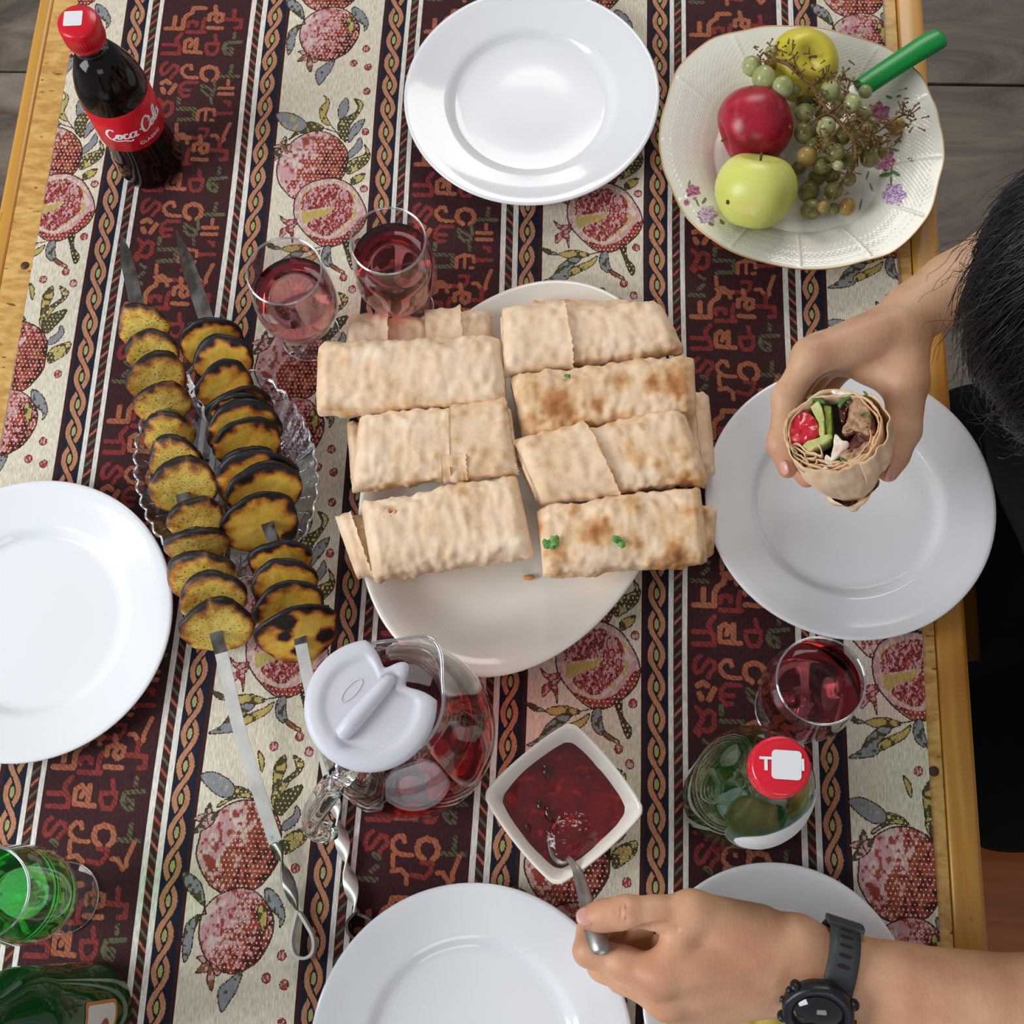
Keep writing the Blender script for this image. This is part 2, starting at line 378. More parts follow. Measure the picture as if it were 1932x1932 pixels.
paint(t1((1190, 640), (1250, 730), (1220, 830), (1120, 910), (1010, 960), (980, 880), (1050, 800), (1200, 740)), LOL, YEL, .7, dots=True)
paint(t1((1190, 950), (1150, 1030), (1050, 1070), (1040, 1010), (1110, 965)), YEL, LOL, .6)
stem(t1((740, 460), (900, 510), (940, 580))); stem(t1((830, 430), (920, 540)))
whole(t1((300, 720), (380, 640), (480, 560), (620, 500), (740, 500), (860, 545), (950, 620), (1010, 740), (990, 880), (930, 1010), (700, 1200), (430, 1225), (330, 1150), (260, 1060), (235, 930), (255, 820)), True)
for P in (((300, 600), (340, 550), (350, 620)), ((200, 665), (270, 640), (290, 700)), ((195, 740), (270, 690), (290, 750)), ((200, 815), (260, 740), (300, 760)), ((300, 640), (400, 650), (350, 740))): paint(t1(*P), PINK, LOL, .5)
put(line_mask(norm(t1((290, 620), (330, 700), (400, 720))), .0012), BRN)
CO = t1((430, 1220), (500, 1110), (620, 1040), (760, 1005), (900, 1010), (1040, 1080), (1130, 1200), (1190, 1330), (1190, 1450), (1100, 1580), (960, 1680), (800, 1740), (680, 1715), (560, 1620), (480, 1530), (425, 1440), (410, 1330))
m = paint(CO, PINK, PALE, .6)
for P, c1, c2 in ((((560, 1600), (760, 1660), (960, 1600), (1100, 1450), (1190, 1400), (1150, 1540), (980, 1670), (800, 1735), (680, 1700)), CRIM, DRED), (((470, 1300), (520, 1150), (640, 1080), (780, 1040), (920, 1050), (1050, 1130), (1100, 1260), (1080, 1420), (960, 1540), (820, 1640), (680, 1640), (560, 1560), (500, 1440)), PALE, YEL),
                  (((490, 1260), (540, 1160), (650, 1100), (780, 1065), (900, 1070), (1020, 1150), (1060, 1260), (1040, 1400), (920, 1520), (800, 1610), (680, 1610), (580, 1540), (560, 1490), (640, 1430), (780, 1380), (860, 1310), (760, 1310), (600, 1340), (500, 1350)), PINK, CRIM)):
    P = norm(rnd(t1(*P))); mm = poly_mask(P); put(mm, c1); put(mm & (SN2 > (.5 if c2 == CRIM else .62)), c2)
    if c2 == CRIM: put(mm & (sm_noise(0, 220, 300) > .68), DRED)
    if c1 == CRIM: put(mm & dotm, DOT)
put(poly_mask(norm(rnd(t1((500, 1400), (600, 1350), (720, 1350), (840, 1300), (760, 1400), (620, 1430), (520, 1490))))), YEL)
put(line_mask(norm(rnd(CO)), .0006, True), OUT)
for P in (((440, 1440), (330, 1450), (262, 1400), (300, 1480), (400, 1520)), ((430, 1480), (330, 1520), (265, 1560), (262, 1640), (340, 1580), (420, 1520)), ((350, 1560), (380, 1620), (392, 1690), (405, 1600), (400, 1540))): paint(t1(*P), PINK, CRIM, .5)
paint(t3((310, 650), (400, 665), (470, 700), (560, 740), (450, 752), (370, 712)), LOL, GREY, .7)
paint(t3((560, 740), (650, 700), (760, 685), (850, 690), (1000, 742), (900, 790), (700, 795), (620, 775)), YEL, LOL, .55)
paint(t3((640, 850), (760, 780), (880, 800), (780, 900), (720, 960), (720, 1040), (620, 1110), (330, 1130), (480, 1040), (550, 930)), GREY, LOL, .72)
paint(t3((700, 970), (850, 890), (1000, 830), (1110, 765), (1060, 880), (880, 980), (720, 1045)), YEL, LOL, .68, dots=False)
paint(t3((1160, 740), (1250, 700), (1270, 860), (1300, 960), (1250, 1000), (1160, 930), (1140, 830)), GREY, LOL, .7)
paint(t3((1300, 960), (1400, 1020), (1480, 1065), (1475, 1095), (1370, 1060), (1290, 1005)), BRN, YEL, .7)
paint(t3((1430, 640), (1520, 600), (1530, 790), (1640, 930), (1600, 1040), (1540, 950), (1480, 780)), LOL, OUT, .6, dots=True)
stem(t3((1000, 742), (1110, 720), (1200, 700)))
# --- motif two: two whole fruits
paint(t2((400, 400), (500, 425), (555, 490), (460, 480), (380, 500), (285, 555), (300, 520), (400, 460)), LOL, YEL, .6, dots=True)
paint(t2((155, 320), (240, 295), (330, 330), (400, 395), (390, 470), (300, 475), (210, 405)), GREY, YEL, .8)
paint(t2((570, 140), (612, 200), (600, 300), (575, 220)), YEL, LOL, .5)
paint(t2((760, 170), (772, 260), (740, 360), (720, 480), (680, 470), (680, 380), (690, 250)), YEL, LOL, .55)
paint(t2((820, 175), (895, 220), (880, 290), (790, 380), (740, 480), (690, 560), (670, 480), (710, 400), (800, 320), (850, 270)), LOL, YEL, .5, dots=True)
paint(t2((890, 390), (865, 470), (790, 560), (740, 615), (690, 560), (750, 450)), LOL, dots=True)
paint(t2((850, 540), (882, 600), (840, 685), (760, 725), (755, 670), (830, 610)), GREY)
paint(t2((940, 700), (920, 800), (850, 855), (770, 895), (755, 800), (820, 735)), LOL, YEL, .5, dots=True)
whole(t2((180, 700), (290, 580), (420, 510), (540, 503), (640, 545), (710, 610), (745, 720), (740, 850), (720, 960), (640, 1080), (560, 1150), (430, 1170), (330, 1180), (230, 1120), (165, 1010), (132, 900), (150, 790)), True)
for P in (((190, 590), (230, 520), (240, 600)), ((105, 640), (190, 600), (220, 660)), ((105, 745), (180, 650), (230, 690)), ((210, 610), (290, 590), (230, 690))): paint(t2(*P), PINK, LOL, .5)
paint(t2((640, 1140), (720, 1190), (770, 1290), (775, 1370), (740, 1430), (735, 1360), (680, 1300), (635, 1230)), GREY, LOL, .7)
whole(t2((340, 1170), (470, 1140), (580, 1180), (660, 1280), (697, 1380), (680, 1500), (600, 1650), (500, 1730), (400, 1765), (290, 1740), (190, 1640), (150, 1500), (160, 1380), (200, 1280), (270, 1210)), False)
paint(t2((600, 1260), (645, 1300), (645, 1400), (620, 1465), (590, 1390), (578, 1310)), YEL, LOL, .6)
for P in (((190, 1640), (130, 1650), (200, 1700)), ((200, 1680), (122, 1760), (230, 1740)), ((230, 1700), (205, 1810), (240, 1890), (260, 1790)), ((240, 1690), (310, 1750), (270, 1780))): paint(t2(*P), PINK, BRN, .5)
paint(t2((30, 1030), (90, 1040), (160, 1100), (190, 1200), (190, 1275), (120, 1210), (50, 1130)), LOL, GREY, .5)
paint(t2((165, 1335), (115, 1450), (95, 1580), (40, 1685), (28, 1560), (60, 1400)), GREY, LOL, .75)
stem(t2((190, 1270), (200, 1330), (165, 1340)), .0008)
paint(t2((465, 1745), (425, 1880), (380, 1950), (310, 2045), (285, 1900), (360, 1815)), GREY, LOL, .75)
def seed(q):
    (u, v), = q; r = .0036; P = [(u + r * .9 * math.cos(a), v + r * math.sin(a) * (1.05 if math.sin(a) > 0 else .95)) for a in [i * math.pi / 4 + .3 for i in range(8)]]
    paint(P, CRIM, PINK, .55, SN2, DRED)
for p in ((1225, 70), (1205, 505), (1175, 1115)): seed(t1(p))
for p in ((1660, 650),): seed(t3(p))
for p in ((865, 40), (680, 110), (935, 150), (850, 1000), (755, 1635), (640, 1800), (770, 1850)): seed(t2(p))
# --- woven letters: strokes per sign, (signs traced in their own crops), four to a row
LET = {}
def rowdef(k, cy, cols, sx, sy, signs):
    LET[k] = (cy, cols, sx, sy, signs)
rowdef('A', 560, (605, 815, 1020, 1230), 10290, 9230, (
    (ORG, 22, ((520, 580), (690, 580)), ((600, 450), (600, 535)), ((690, 580), (690, 480), (720, 430), (770, 400), (780, 350), (900, 350))),
    (RED, 20, ((740, 550), (740, 510), (785, 500), (830, 510), (830, 540)), ((912, 465), (895, 510), (895, 610)), ((740, 612), (920, 612))),
    (ORG, 20, ((1005, 330), (1020, 400)), ((960, 480), (958, 420), (1020, 400), (1095, 420), (1095, 480), (1050, 500), (1018, 470), (1035, 430)), ((955, 565), (1100, 570))),
    (RED, 20, ((1215, 370), (1220, 440)), ((1135, 470), (1300, 480), (1298, 560), (1245, 565)))))
rowdef('B', 800, (605, 815, 1020, 1230), 10290, 9230, (
    (RED, 20, ((515, 765), (660, 765)), ((515, 860), (690, 860), (690, 800), (650, 740), (645, 700), (690, 645))),
    (ORG, 20, ((735, 820), (735, 730), (780, 700), (815, 730), (790, 780)), ((850, 700), (850, 810)), ((740, 835), (910, 845))),
    (RED, 18, ((1040, 655), (1055, 720)), ((960, 795), (960, 750), (1085, 745), (1085, 810), (1060, 860), (990, 860), (960, 795))),
    (OLV, 18, ((1245, 630), (1245, 680)), ((1320, 725), (1165, 740), (1150, 800), (1180, 850), (1235, 860), (1235, 800), (1190, 790)))))
rowdef('C', 600, (450, 760, 1100, 1400), 16500, 14800, (
    (RED, 28, ((400, 460), (335, 510), (315, 600), (350, 665), (410, 645), (465, 560), (520, 500), (590, 530), (600, 600), (540, 650), (500, 720))),
    (ORG, 28, ((790, 565), (770, 505), (700, 505), (640, 560), (640, 630), (700, 695), (790, 715), (900, 715))),
    (ORG, 34, ((1080, 755), (1010, 710), (980, 640), (1000, 560), (1100, 520), (1210, 550), (1250, 630), (1240, 710), (1190, 755))),
    (OLV, 28, ((1440, 500), (1430, 620)), ((1285, 680), (1570, 680)))))
rowdef('D', 1100, (660, 890, 1110, 1330), 11600, 10400, (
    (ORG, 26, ((600, 1040), (645, 1015), (690, 1040)), ((610, 1110), (635, 1150)), ((755, 1065), (705, 1155))),
    (RED, 20, ((990, 1030), (860, 1025), (810, 1065), (805, 1140), (850, 1195), (910, 1185)), ((840, 1120), (920, 1120))),
    (OLV, 16, ((1045, 1055), (1062, 1130), (1120, 1180), (1190, 1170), (1180, 1130), (1110, 1085), (1045, 1055)), ((1185, 1005), (1205, 1110)), ((1165, 1200), (1182, 1275))),
    (ORG, 20, ((1340, 1000), (1340, 1045)), ((1245, 1090), (1400, 1090)), ((1245, 1160), (1405, 1160)))))
rowdef('E', 1370, (660, 890, 1130, 1350), 11600, 10400, (
    (RED, 22, ((585, 1245), (630, 1290), (640, 1340), (600, 1400), (575, 1440), (600, 1470), (620, 1430)), ((640, 1310), (690, 1270), (745, 1290), (745, 1400), (700, 1440), (650, 1430))),
    (OLV, 22, ((805, 1230), (810, 1290)), ((805, 1350), (1000, 1350), (1010, 1470), (830, 1480))),
    (ORG, 18, ((1065, 1480), (1065, 1375), (1140, 1345), (1240, 1360), (1250, 1420)), ((1150, 1350), (1150, 1480)), ((1215, 1480), (1240, 1480))),
    (RED, 20, ((1350, 1260), (1400, 1270), (1400, 1300)), ((1270, 1400), (1430, 1395)))))
rowdef('F', 1000, (450, 760, 1100, 1400), 16500, 14800, (
    (OLV, 30, ((440, 840), (510, 880)), ((500, 970), (430, 1030)), ((270, 1120), (500, 1125))),
    (ORG, 28, ((655, 840), (665, 960)), ((660, 1020), (770, 1000), (850, 1060), (860, 1150)), ),
    (RED, 28, ((1060, 910), (1190, 915), (1180, 1000), (1110, 1080), (940, 1055))),
    (ORG, 28, ((1240, 1020), (1310, 1015), (1400, 1130)), ((1510, 820), (1435, 1020), (1440, 1090)))))
rows = [(.831, 'A'), (.806, 'B'), (.7795, 'C'), (.7595, 'D'), (.7345, 'E'), (.708, 'F'), (.681, 'A'), (.6525, 'B'), (.6265, 'C'), (.606, 'D'), (.5815, 'E'), (.556, 'F'),
        (.5285, 'A'), (.5015, 'B'), (.4765, 'C'), (.4575, 'F')]
LETM = np.zeros((NX, NY), bool)
for Yr, k in rows:
    cy, cols, sx, sy, signs = LET[k]
    for cc, uu, sg in zip(cols, (.0515, .0722, .0915, .1112), signs):
        hue, w = sg[0], sg[1]
        for st in sg[2:]:
            P = [(uu + (x - cc) / sx, Yr - Y0 - (y - cy) / sy) for x, y in st]
            mm = line_mask(norm(P), w / sx * 1.12); mm &= (U > .04) & (U < .124)
            put(mm, hue)
            tw = ((V * 1.0 + U * .9) / .0042) % 1          # the twisted two-colour thread
            put(mm & (tw < .3) & (SN3 > .3), {ORG: RUST, RED: DRED, OLV: MAR}[hue])
def build_cloth():
    pal_l = np.array([lin(c) for c in pal])
    dx, dy = PX / NX, PY / NY
    xs = np.arange(int(np.ceil((CX0 - X0) / dx)), int(np.floor((CX1 - X0) / dx)))
    ya, yb = TY0 - .002, TY1 + .002
    j0, j1 = int((ya - Y0) / dy), int((yb - Y0) / dy)
    V_, F_, Cc = [], [], []
    ny = j1 - j0; brk = np.arange(25, ny, 25); J = (np.arange(j0, j1)) % NY
    allx, a0, a1, cc = [], [], [], []
    for i in xs:
        c = G[i % NX][J]; ch = np.union1d(np.flatnonzero(np.diff(c)) + 1, brk); st = np.concatenate(([0], ch)); en = np.concatenate((ch, [ny]))
        # break the long runs so that single threads vary a little
        jit = NR.normal(0, .00022, len(st)); jit[0] = 0; jit[np.isin(st, brk)] = 0
        s_ = (j0 + st) * dy + Y0 + jit; e_ = np.concatenate((s_[1:], [(j0 + ny) * dy + Y0]))
        allx.append(np.full(len(st), i)); a0.append(s_); a1.append(e_); cc.append(c[st])
    ix = np.concatenate(allx); y0 = np.concatenate(a0); y1 = np.concatenate(a1); cc = np.concatenate(cc)
    x0 = X0 + ix * dx; x1 = x0 + dx; n = len(ix)
    wx = lambda x, y: x + .0014 * np.sin(y * 6.1 + x * 3) + .0008 * np.sin(y * 17 + x * 9)
    v = np.empty((n, 4, 3)); z = Z0
    v[:, 0] = np.stack((wx(x0, y0), y0, np.full(n, z)), -1); v[:, 1] = np.stack((wx(x1, y0), y0, np.full(n, z)), -1)
    v[:, 2] = np.stack((wx(x1, y1), y1, np.full(n, z)), -1); v[:, 3] = np.stack((wx(x0, y1), y1, np.full(n, z)), -1)
    me = bpy.data.meshes.new('tablecloth'); me.vertices.add(n * 4); me.vertices.foreach_set('co', v.ravel())
    me.loops.add(n * 4); me.loops.foreach_set('vertex_index', np.arange(n * 4)); me.polygons.add(n)
    me.polygons.foreach_set('loop_start', np.arange(n) * 4); me.polygons.foreach_set('loop_total', np.full(n, 4)); me.update()
    at = me.attributes.new('thread', 'FLOAT_COLOR', 'FACE'); col_ = pal_l[cc] * (1 + NR.normal(0, .035, n))[:, None]
    at.data.foreach_set('color', np.concatenate((np.clip(col_, 0, 1), np.ones((n, 1))), 1).ravel().astype(np.float32))
    me.validate()
    m = bpy.data.materials.new('woven_tapestry'); m.use_nodes = True; L = m.node_tree.links.new; b = m.node_tree.nodes['Principled BSDF']
    a = nd(m, 'ShaderNodeAttribute', attribute_name='thread'); tc = nd(m, 'ShaderNodeTexCoord')
    mp = nd(m, 'ShaderNodeMapping'); mp.inputs['Scale'].default_value = (900, 150, 1); L(tc.outputs['Object'], mp.inputs[0])
    n1 = nd(m, 'ShaderNodeTexNoise'); n1.inputs['Scale'].default_value = 1; n1.inputs['Detail'].default_value = 2; L(mp.outputs[0], n1.inputs['Vector'])
    mr = nd(m, 'ShaderNodeMapRange'); mr.inputs[1].default_value = .3; mr.inputs[2].default_value = .7; mr.inputs[3].default_value = .72; mr.inputs[4].default_value = 1.12; L(n1.outputs['Fac'], mr.inputs[0])
    x = nd(m, 'ShaderNodeMix', data_type='RGBA', blend_type='MULTIPLY'); x.inputs[0].default_value = 1; L(a.outputs['Color'], x.inputs[6]); L(mr.outputs[0], x.inputs[7]); L(x.outputs[2], b.inputs['Base Color'])
    mp2 = nd(m, 'ShaderNodeMapping'); mp2.inputs['Scale'].default_value = (210, 260, 1); L(tc.outputs['Object'], mp2.inputs[0])
    n2 = nd(m, 'ShaderNodeTexNoise'); n2.inputs['Scale'].default_value = 1; n2.inputs['Detail'].default_value = 3; n2.inputs['Distortion'].default_value = .5; L(mp2.outputs[0], n2.inputs['Vector'])
    b1 = nd(m, 'ShaderNodeBump'); b1.inputs['Strength'].default_value = .55; b1.inputs['Distance'].default_value = .0009; L(n2.outputs['Fac'], b1.inputs['Height'])
    b2 = nd(m, 'ShaderNodeBump'); b2.inputs['Strength'].default_value = .5; b2.inputs['Distance'].default_value = .0004; L(n1.outputs['Fac'], b2.inputs['Height']); L(b1.outputs[0], b2.inputs['Normal']); L(b2.outputs[0], b.inputs['Normal'])
    b.inputs['Roughness'].default_value = .8; b.inputs['Specular IOR Level'].default_value = .25
    me.materials.append(m)
    o = bpy.data.objects.new('tablecloth', me); C.objects.link(o)
    o.location = (-.11, .32, Z0 - .0015); me.transform(Matrix.Translation((.11, -.32, -Z0 + .0015)))
    tag(o, 'woven tapestry tablecloth with bands of pomegranates, braids and letters over the table', 'tablecloth')
    mk('backing', *box(CX0 + .0004, CX1 - .0004, TY0 - .0018, TY1 + .0018, Z0 - .0015, Z0 - .0002), mat('cloth_back', (150, 130, 110), .9), o, sm=False)
    print('cloth quads', n)
build_cloth()
# ================================================================ white plates
PORC = mat('white_porcelain', (232, 234, 236), .12, spec=.55, coat=.3)
PORC2 = mat('cream_porcelain', (236, 228, 216), .16, spec=.5, coat=.3)
def plate_prof(R, k=1.):
    P = [(.0005, .002), (.49, .002), (.50, 0), (.525, 0), (.545, .003), (.70, .009), (.90, .015), (.992, .0192), (1., .0204), (.994, .0214), (.97, .0212), (.90, .0185), (.80, .0150), (.70, .0128), (.672, .0118), (.65, .0098), (.625, .0066), (.60, .0054), (.56, .005), (.3, .0047), (.0005, .0046)]
    return [(a * R, b * k) for a, b in P]
def plate(c, R, label, m=PORC, k=1., well=None):
    v, f = lathe(plate_prof(R, k), 96)
    o = mk('dinner_plate', v, f, m, world=False); o.location = (c[0], c[1], Z0)
    return tag(o, label, 'plate', 'white dinner plates')
plate((-.0490, .7440), .120, 'empty white dinner plate above the wraps, farthest one from the two hands')
plate((.2311, .3507), .120, 'white dinner plate under the half eaten wrap held in the hand')
plate((-.4452, .2268), .120, 'empty white dinner plate at the left table edge beside the potato skewers')
plate((-.0619, -.0883), .120, 'empty white dinner plate below the sauce bowl, left of the watch hand')
plate((.1632, -.0440), .1, 'white plate with yellow food lying under the hand with the watch')
# oval serving platter
def oval(a, b, ang, prof, n=128):
    v, f = lathe(prof, n, rad=lambda t, r, z: (r / math.sqrt((math.cos(t - ang) / a) ** 2 + (math.sin(t - ang) / b) ** 2), z)); return v, f
PL = (-.0440, .3669); PA = math.radians(72.2)
P = [(.0005, .002), (.60, .002), (.61, 0), (.64, 0), (.66, .003), (.8, .011), (.93, .020), (.993, .0262), (1, .0272), (.995, .0284), (.97, .0282), (.90, .0235), (.82, .0165), (.75, .0105), (.70, .0078), (.64, .0062), (.4, .0056), (.0005, .0054)]
v, f = oval(.183, .1275, PA, P)
o = mk('serving_platter', v, f, PORC2, world=False); o.location = (*PL, Z0); tag(o, 'large oval cream white platter carrying the pile of flatbread wraps', 'platter')
# fruit plate: lobed rim with a basket relief
FC = (.2006, .6838)
fa = [-173, -159, -145, -126, -105, -89, -69, -54, -34, -15, -2, 11, 23, 38, 51, 70, 90, 109, 126, 139, 163, 175]
fr_ = [.1290, .1272, .1288, .1265, .1235, .1240, .1245, .1290, .1275, .1235, .1258, .1265, .1300, .1355, .1355, .1312, .1322, .1362, .1425, .1415, .1318, .1306]
def frad(t):
    d = (math.degrees(t) + 180) % 360 - 180; A = fa + [fa[0] + 360]; Q = fr_ + [fr_[0]]
    if d < fa[0]: d += 360
    for i in range(len(fa)):
        if A[i] <= d <= A[i + 1]:
            k = (d - A[i]) / (A[i + 1] - A[i]); k = k * k * (3 - 2 * k); return Q[i] * (1 - k) + Q[i + 1] * k
    return .13
def fruit_surface(t, s):
    """height and radius of the upper face at angle t, s from 0 centre to 1 rim"""
    R = frad(t); w = .60
    if s < w: return s * R * (1 + 0 * t), .0075
    q = (s - w) / (1 - w); z = .0075 + .0225 * (q ** .85) + .0012 * math.sin(q * math.pi)
    return s * R, z
NF = 480
ss = [.001, .2, .4, .5, .57, .59, .60, .61, .62] + [.62 + i * .0088 for i in range(1, 42)] + [.992, 1.0]
v = []; f = []
for s in ss:
    for i in range(NF):
        t = 2 * math.pi * i / NF; r, z = fruit_surface(t, s)
        if .63 < s < .975:
            k = (s - .63) / .345; row = k * 22; colm = i / NF * 132 + .5 * (int(row) % 2)
            z += .0011 * (math.sin(math.pi * (row % 1)) * abs(math.sin(math.pi * colm))) * min(1, k * 6, (1 - k) * 6)
            g = abs(((math.degrees(t) + 18) % 30) - 15)
            if g < .8: z += .0009 * (1 - g / .8)
        v.append((r * math.cos(t), r * math.sin(t), z))
under = [(1.0, -.0012), (.99, -.0026), (.8, -.0035), (.62, -.0045)]
for s, dz in under:
    for i in range(NF):
        t = 2 * math.pi * i / NF; r, z = fruit_surface(t, s); v.append((r * math.cos(t), r * math.sin(t), z + dz))
for s, z in ((.56, .0), (.53, 0), (.51, .002), (.001, .002)):
    for i in range(NF):
        t = 2 * math.pi * i / NF; v.append((s * frad(t) * math.cos(t), s * frad(t) * math.sin(t), z))
nr = len(ss) + len(under) + 4
for j in range(nr - 1):
    for i in range(NF): f.append((j * NF + i, (j + 1) * NF + i, (j + 1) * NF + (i + 1) % NF, j * NF + (i + 1) % NF))
f = [tuple(reversed(q)) for q in f]
FP = thing('fruit_plate', (*FC, Z0), 'lobed cream porcelain plate with basket relief and violet flowers, holding fruit', 'plate')
PORC3 = mat('ivory_glaze', (230, 226, 212), .14, spec=.5, coat=.3)
mk('plate_body', v, f, PORC3, FP, world=False)
v, f = tube([(frad(t) * math.cos(t) * 1.0005, frad(t) * math.sin(t) * 1.0005, fruit_surface(t, 1)[1] - .0005) for t in [2 * math.pi * i / 160 for i in range(160)]], .0008, 6, closed=True)
mk('gilt_edge', v, f, mat('worn_gilt', (196, 160, 110), .3, metal=.5), FP, world=False)
def on_plate(px, py):
    p = W(px, py, .018)
    for _ in range(4):
        x, y = p.x - FC[0], p.y - FC[1]; t = math.atan2(y, x); s = math.hypot(x, y) / frad(t); z = fruit_surface(t, min(s, 1))[1]; p = W(px, py, z)
    return p
def decal(name, blobs, m, parent, k=1 / 2.714):
    V, F = [], []
    for (x, y, rx, ry, a) in blobs:
        n = 12; c = len(V); ring = []
        for i in range(n + 1):
            if i == n: q = (x, y)
            else:
                t = 2 * math.pi * i / n; ex, ey = rx * math.cos(t) * R_.uniform(.8, 1.15), ry * math.sin(t) * R_.uniform(.8, 1.15); q = (x + ex * math.cos(a) - ey * math.sin(a), y + ex * math.sin(a) + ey * math.cos(a))
            p = on_plate(1220 + q[0] * k, q[1] * k); V.append((p.x, p.y, p.z + .0009))
        for i in range(n): F.append((c + i, c + n, c + (i + 1) % n))
    return mk(name, V, F, m, parent)
VIO = mat('violet_print', (150, 104, 158), .2, col2=(220, 200, 220), scale=420, contrast=(.4, .6)); MAG = mat('magenta_print', (156, 70, 116), .2, col2=(206, 146, 176), scale=420, contrast=(.4, .65)); GRN = mat('green_print', (96, 128, 84), .25)
for cx, cy, r, m in ((1265, 1000, 62, VIO), (310, 1100, 52, VIO), (238, 985, 38, MAG), (1215, 820, 60, MAG), (1185, 580, 62, MAG), (205, 1038, 16, MAG)):
    decal('flower_print', [(cx + r * .55 * math.cos(a), cy + r * .5 * math.sin(a), r * .5, r * .36, a) for a in [i * 2 * math.pi / 6 + cx for i in range(6)]] + [(cx, cy, r * .28, r * .28, 0)], m, FP)
for _b in [(1225, 895, 34, 11, -.2), (1275, 890, 26, 10, .5), (1250, 925, 5, 28, 0), (1252, 870, 5, 24, .1), (295, 1030, 20, 8, -.9), (260, 1040, 4, 26, -.4), (330, 1150, 16, 7, .3), (385, 1140, 18, 9, .9), (218, 945, 5, 22, .2), (1350, 820, 16, 8, .4), (1240, 500, 20, 7, .3), (1290, 495, 14, 6, -.3), (1130, 900, 4, 26, .3), (1150, 960, 4, 22, -.4), (1095, 1050, 4, 30, .2), (1270, 770, 26, 6, .2)]: decal("leaf_print", [_b], GRN, FP)
# ================================================================ flatbread wraps
def toast_mat(name, stops, attr='toast', rough=.75, bump=.5, bs=260, bd=.0008, spec=.3, sss=0, speck=None):
    if name in MATS: return MATS[name]
    m = bpy.data.materials.new(name); m.use_nodes = True; MATS[name] = m; L = m.node_tree.links.new; b = m.node_tree.nodes['Principled BSDF']
    a = nd(m, 'ShaderNodeAttribute', attribute_name=attr); tc = nd(m, 'ShaderNodeTexCoord')
    n = nd(m, 'ShaderNodeTexNoise'); n.inputs['Scale'].default_value = 170; n.inputs['Detail'].default_value = 5; L(tc.outputs['Object'], n.inputs['Vector'])
    ad = nd(m, 'ShaderNodeMath', operation='MULTIPLY_ADD'); L(n.outputs['Fac'], ad.inputs[0]); ad.inputs[1].default_value = .36; L(a.outputs['Fac'], ad.inputs[2])
    sb = nd(m, 'ShaderNodeMath', operation='SUBTRACT'); L(ad.outputs[0], sb.inputs[0]); sb.inputs[1].default_value = .18
    r = nd(m, 'ShaderNodeValToRGB'); L(sb.outputs[0], r.inputs[0]); e = r.color_ramp.elements
    e[0].position = stops[0][0]; e[0].color = (*lin(stops[0][1]), 1); e[1].position = stops[-1][0]; e[1].color = (*lin(stops[-1][1]), 1)
    for p_, c_ in stops[1:-1]: q = e.new(p_); q.color = (*lin(c_), 1)
    last = r.outputs[0]
    if speck:
        n2 = nd(m, 'ShaderNodeTexNoise'); n2.inputs['Scale'].default_value = speck[1]; n2.inputs['Detail'].default_value = 2; mp = nd(m, 'ShaderNodeMapping'); mp.inputs['Scale'].default_value = (1, 3, 1.6); L(tc.outputs['Object'], mp.inputs[0]); L(mp.outputs[0], n2.inputs['Vector'])
        mr = nd(m, 'ShaderNodeMapRange'); mr.inputs[1].default_value = speck[2]; mr.inputs[2].default_value = speck[2] + .03; L(n2.outputs['Fac'], mr.inputs[0])
        x = nd(m, 'ShaderNodeMix', data_type='RGBA'); L(mr.outputs[0], x.inputs[0]); L(last, x.inputs[6]); x.inputs[7].default_value = (*lin(speck[0]), 1); last = x.outputs[2]
    L(last, b.inputs['Base Color']); b.inputs['Roughness'].default_value = rough; b.inputs['Specular IOR Level'].default_value = spec
    if sss: b.inputs['Subsurface Weight'].default_value = sss; b.inputs['Subsurface Radius'].default_value = (.006, .003, .001); b.inputs['Subsurface Scale'].default_value = 1
    nb = nd(m, 'ShaderNodeTexNoise'); nb.inputs['Scale'].default_value = bs; nb.inputs['Detail'].default_value = 4; L(tc.outputs['Object'], nb.inputs['Vector'])
    bp = nd(m, 'ShaderNodeBump'); bp.inputs['Strength'].default_value = bump; bp.inputs['Distance'].default_value = bd; L(nb.outputs['Fac'], bp.inputs['Height']); L(bp.outputs[0], b.inputs['Normal'])
    return m
BREAD = toast_mat('flatbread', ((0, (240, 218, 190)), (.26, (230, 198, 162)), (.44, (216, 174, 128)), (.66, (190, 130, 82)), (1, (120, 70, 40))), bump=.5, bs=150)
def setattr_f(o, name, vals):
    a = o.data.attributes.new(name, 'FLOAT', 'POINT'); a.data.foreach_set('value', np.array(vals, np.float32))
def fbm(p, s, o=0): return mn.noise(Vector(p) * s + Vector((o, o * 1.7, 3.1 * o)))
def blister(p, s, sd):
    """soft bubbles: 0 .. 1"""
    d = mn.voronoi(Vector((p[0], p[1], p[2] * .5)) * s + Vector((sd, sd, sd)))[0]
    return max(0., 1 - d[0] * 1.9)
spots = {}
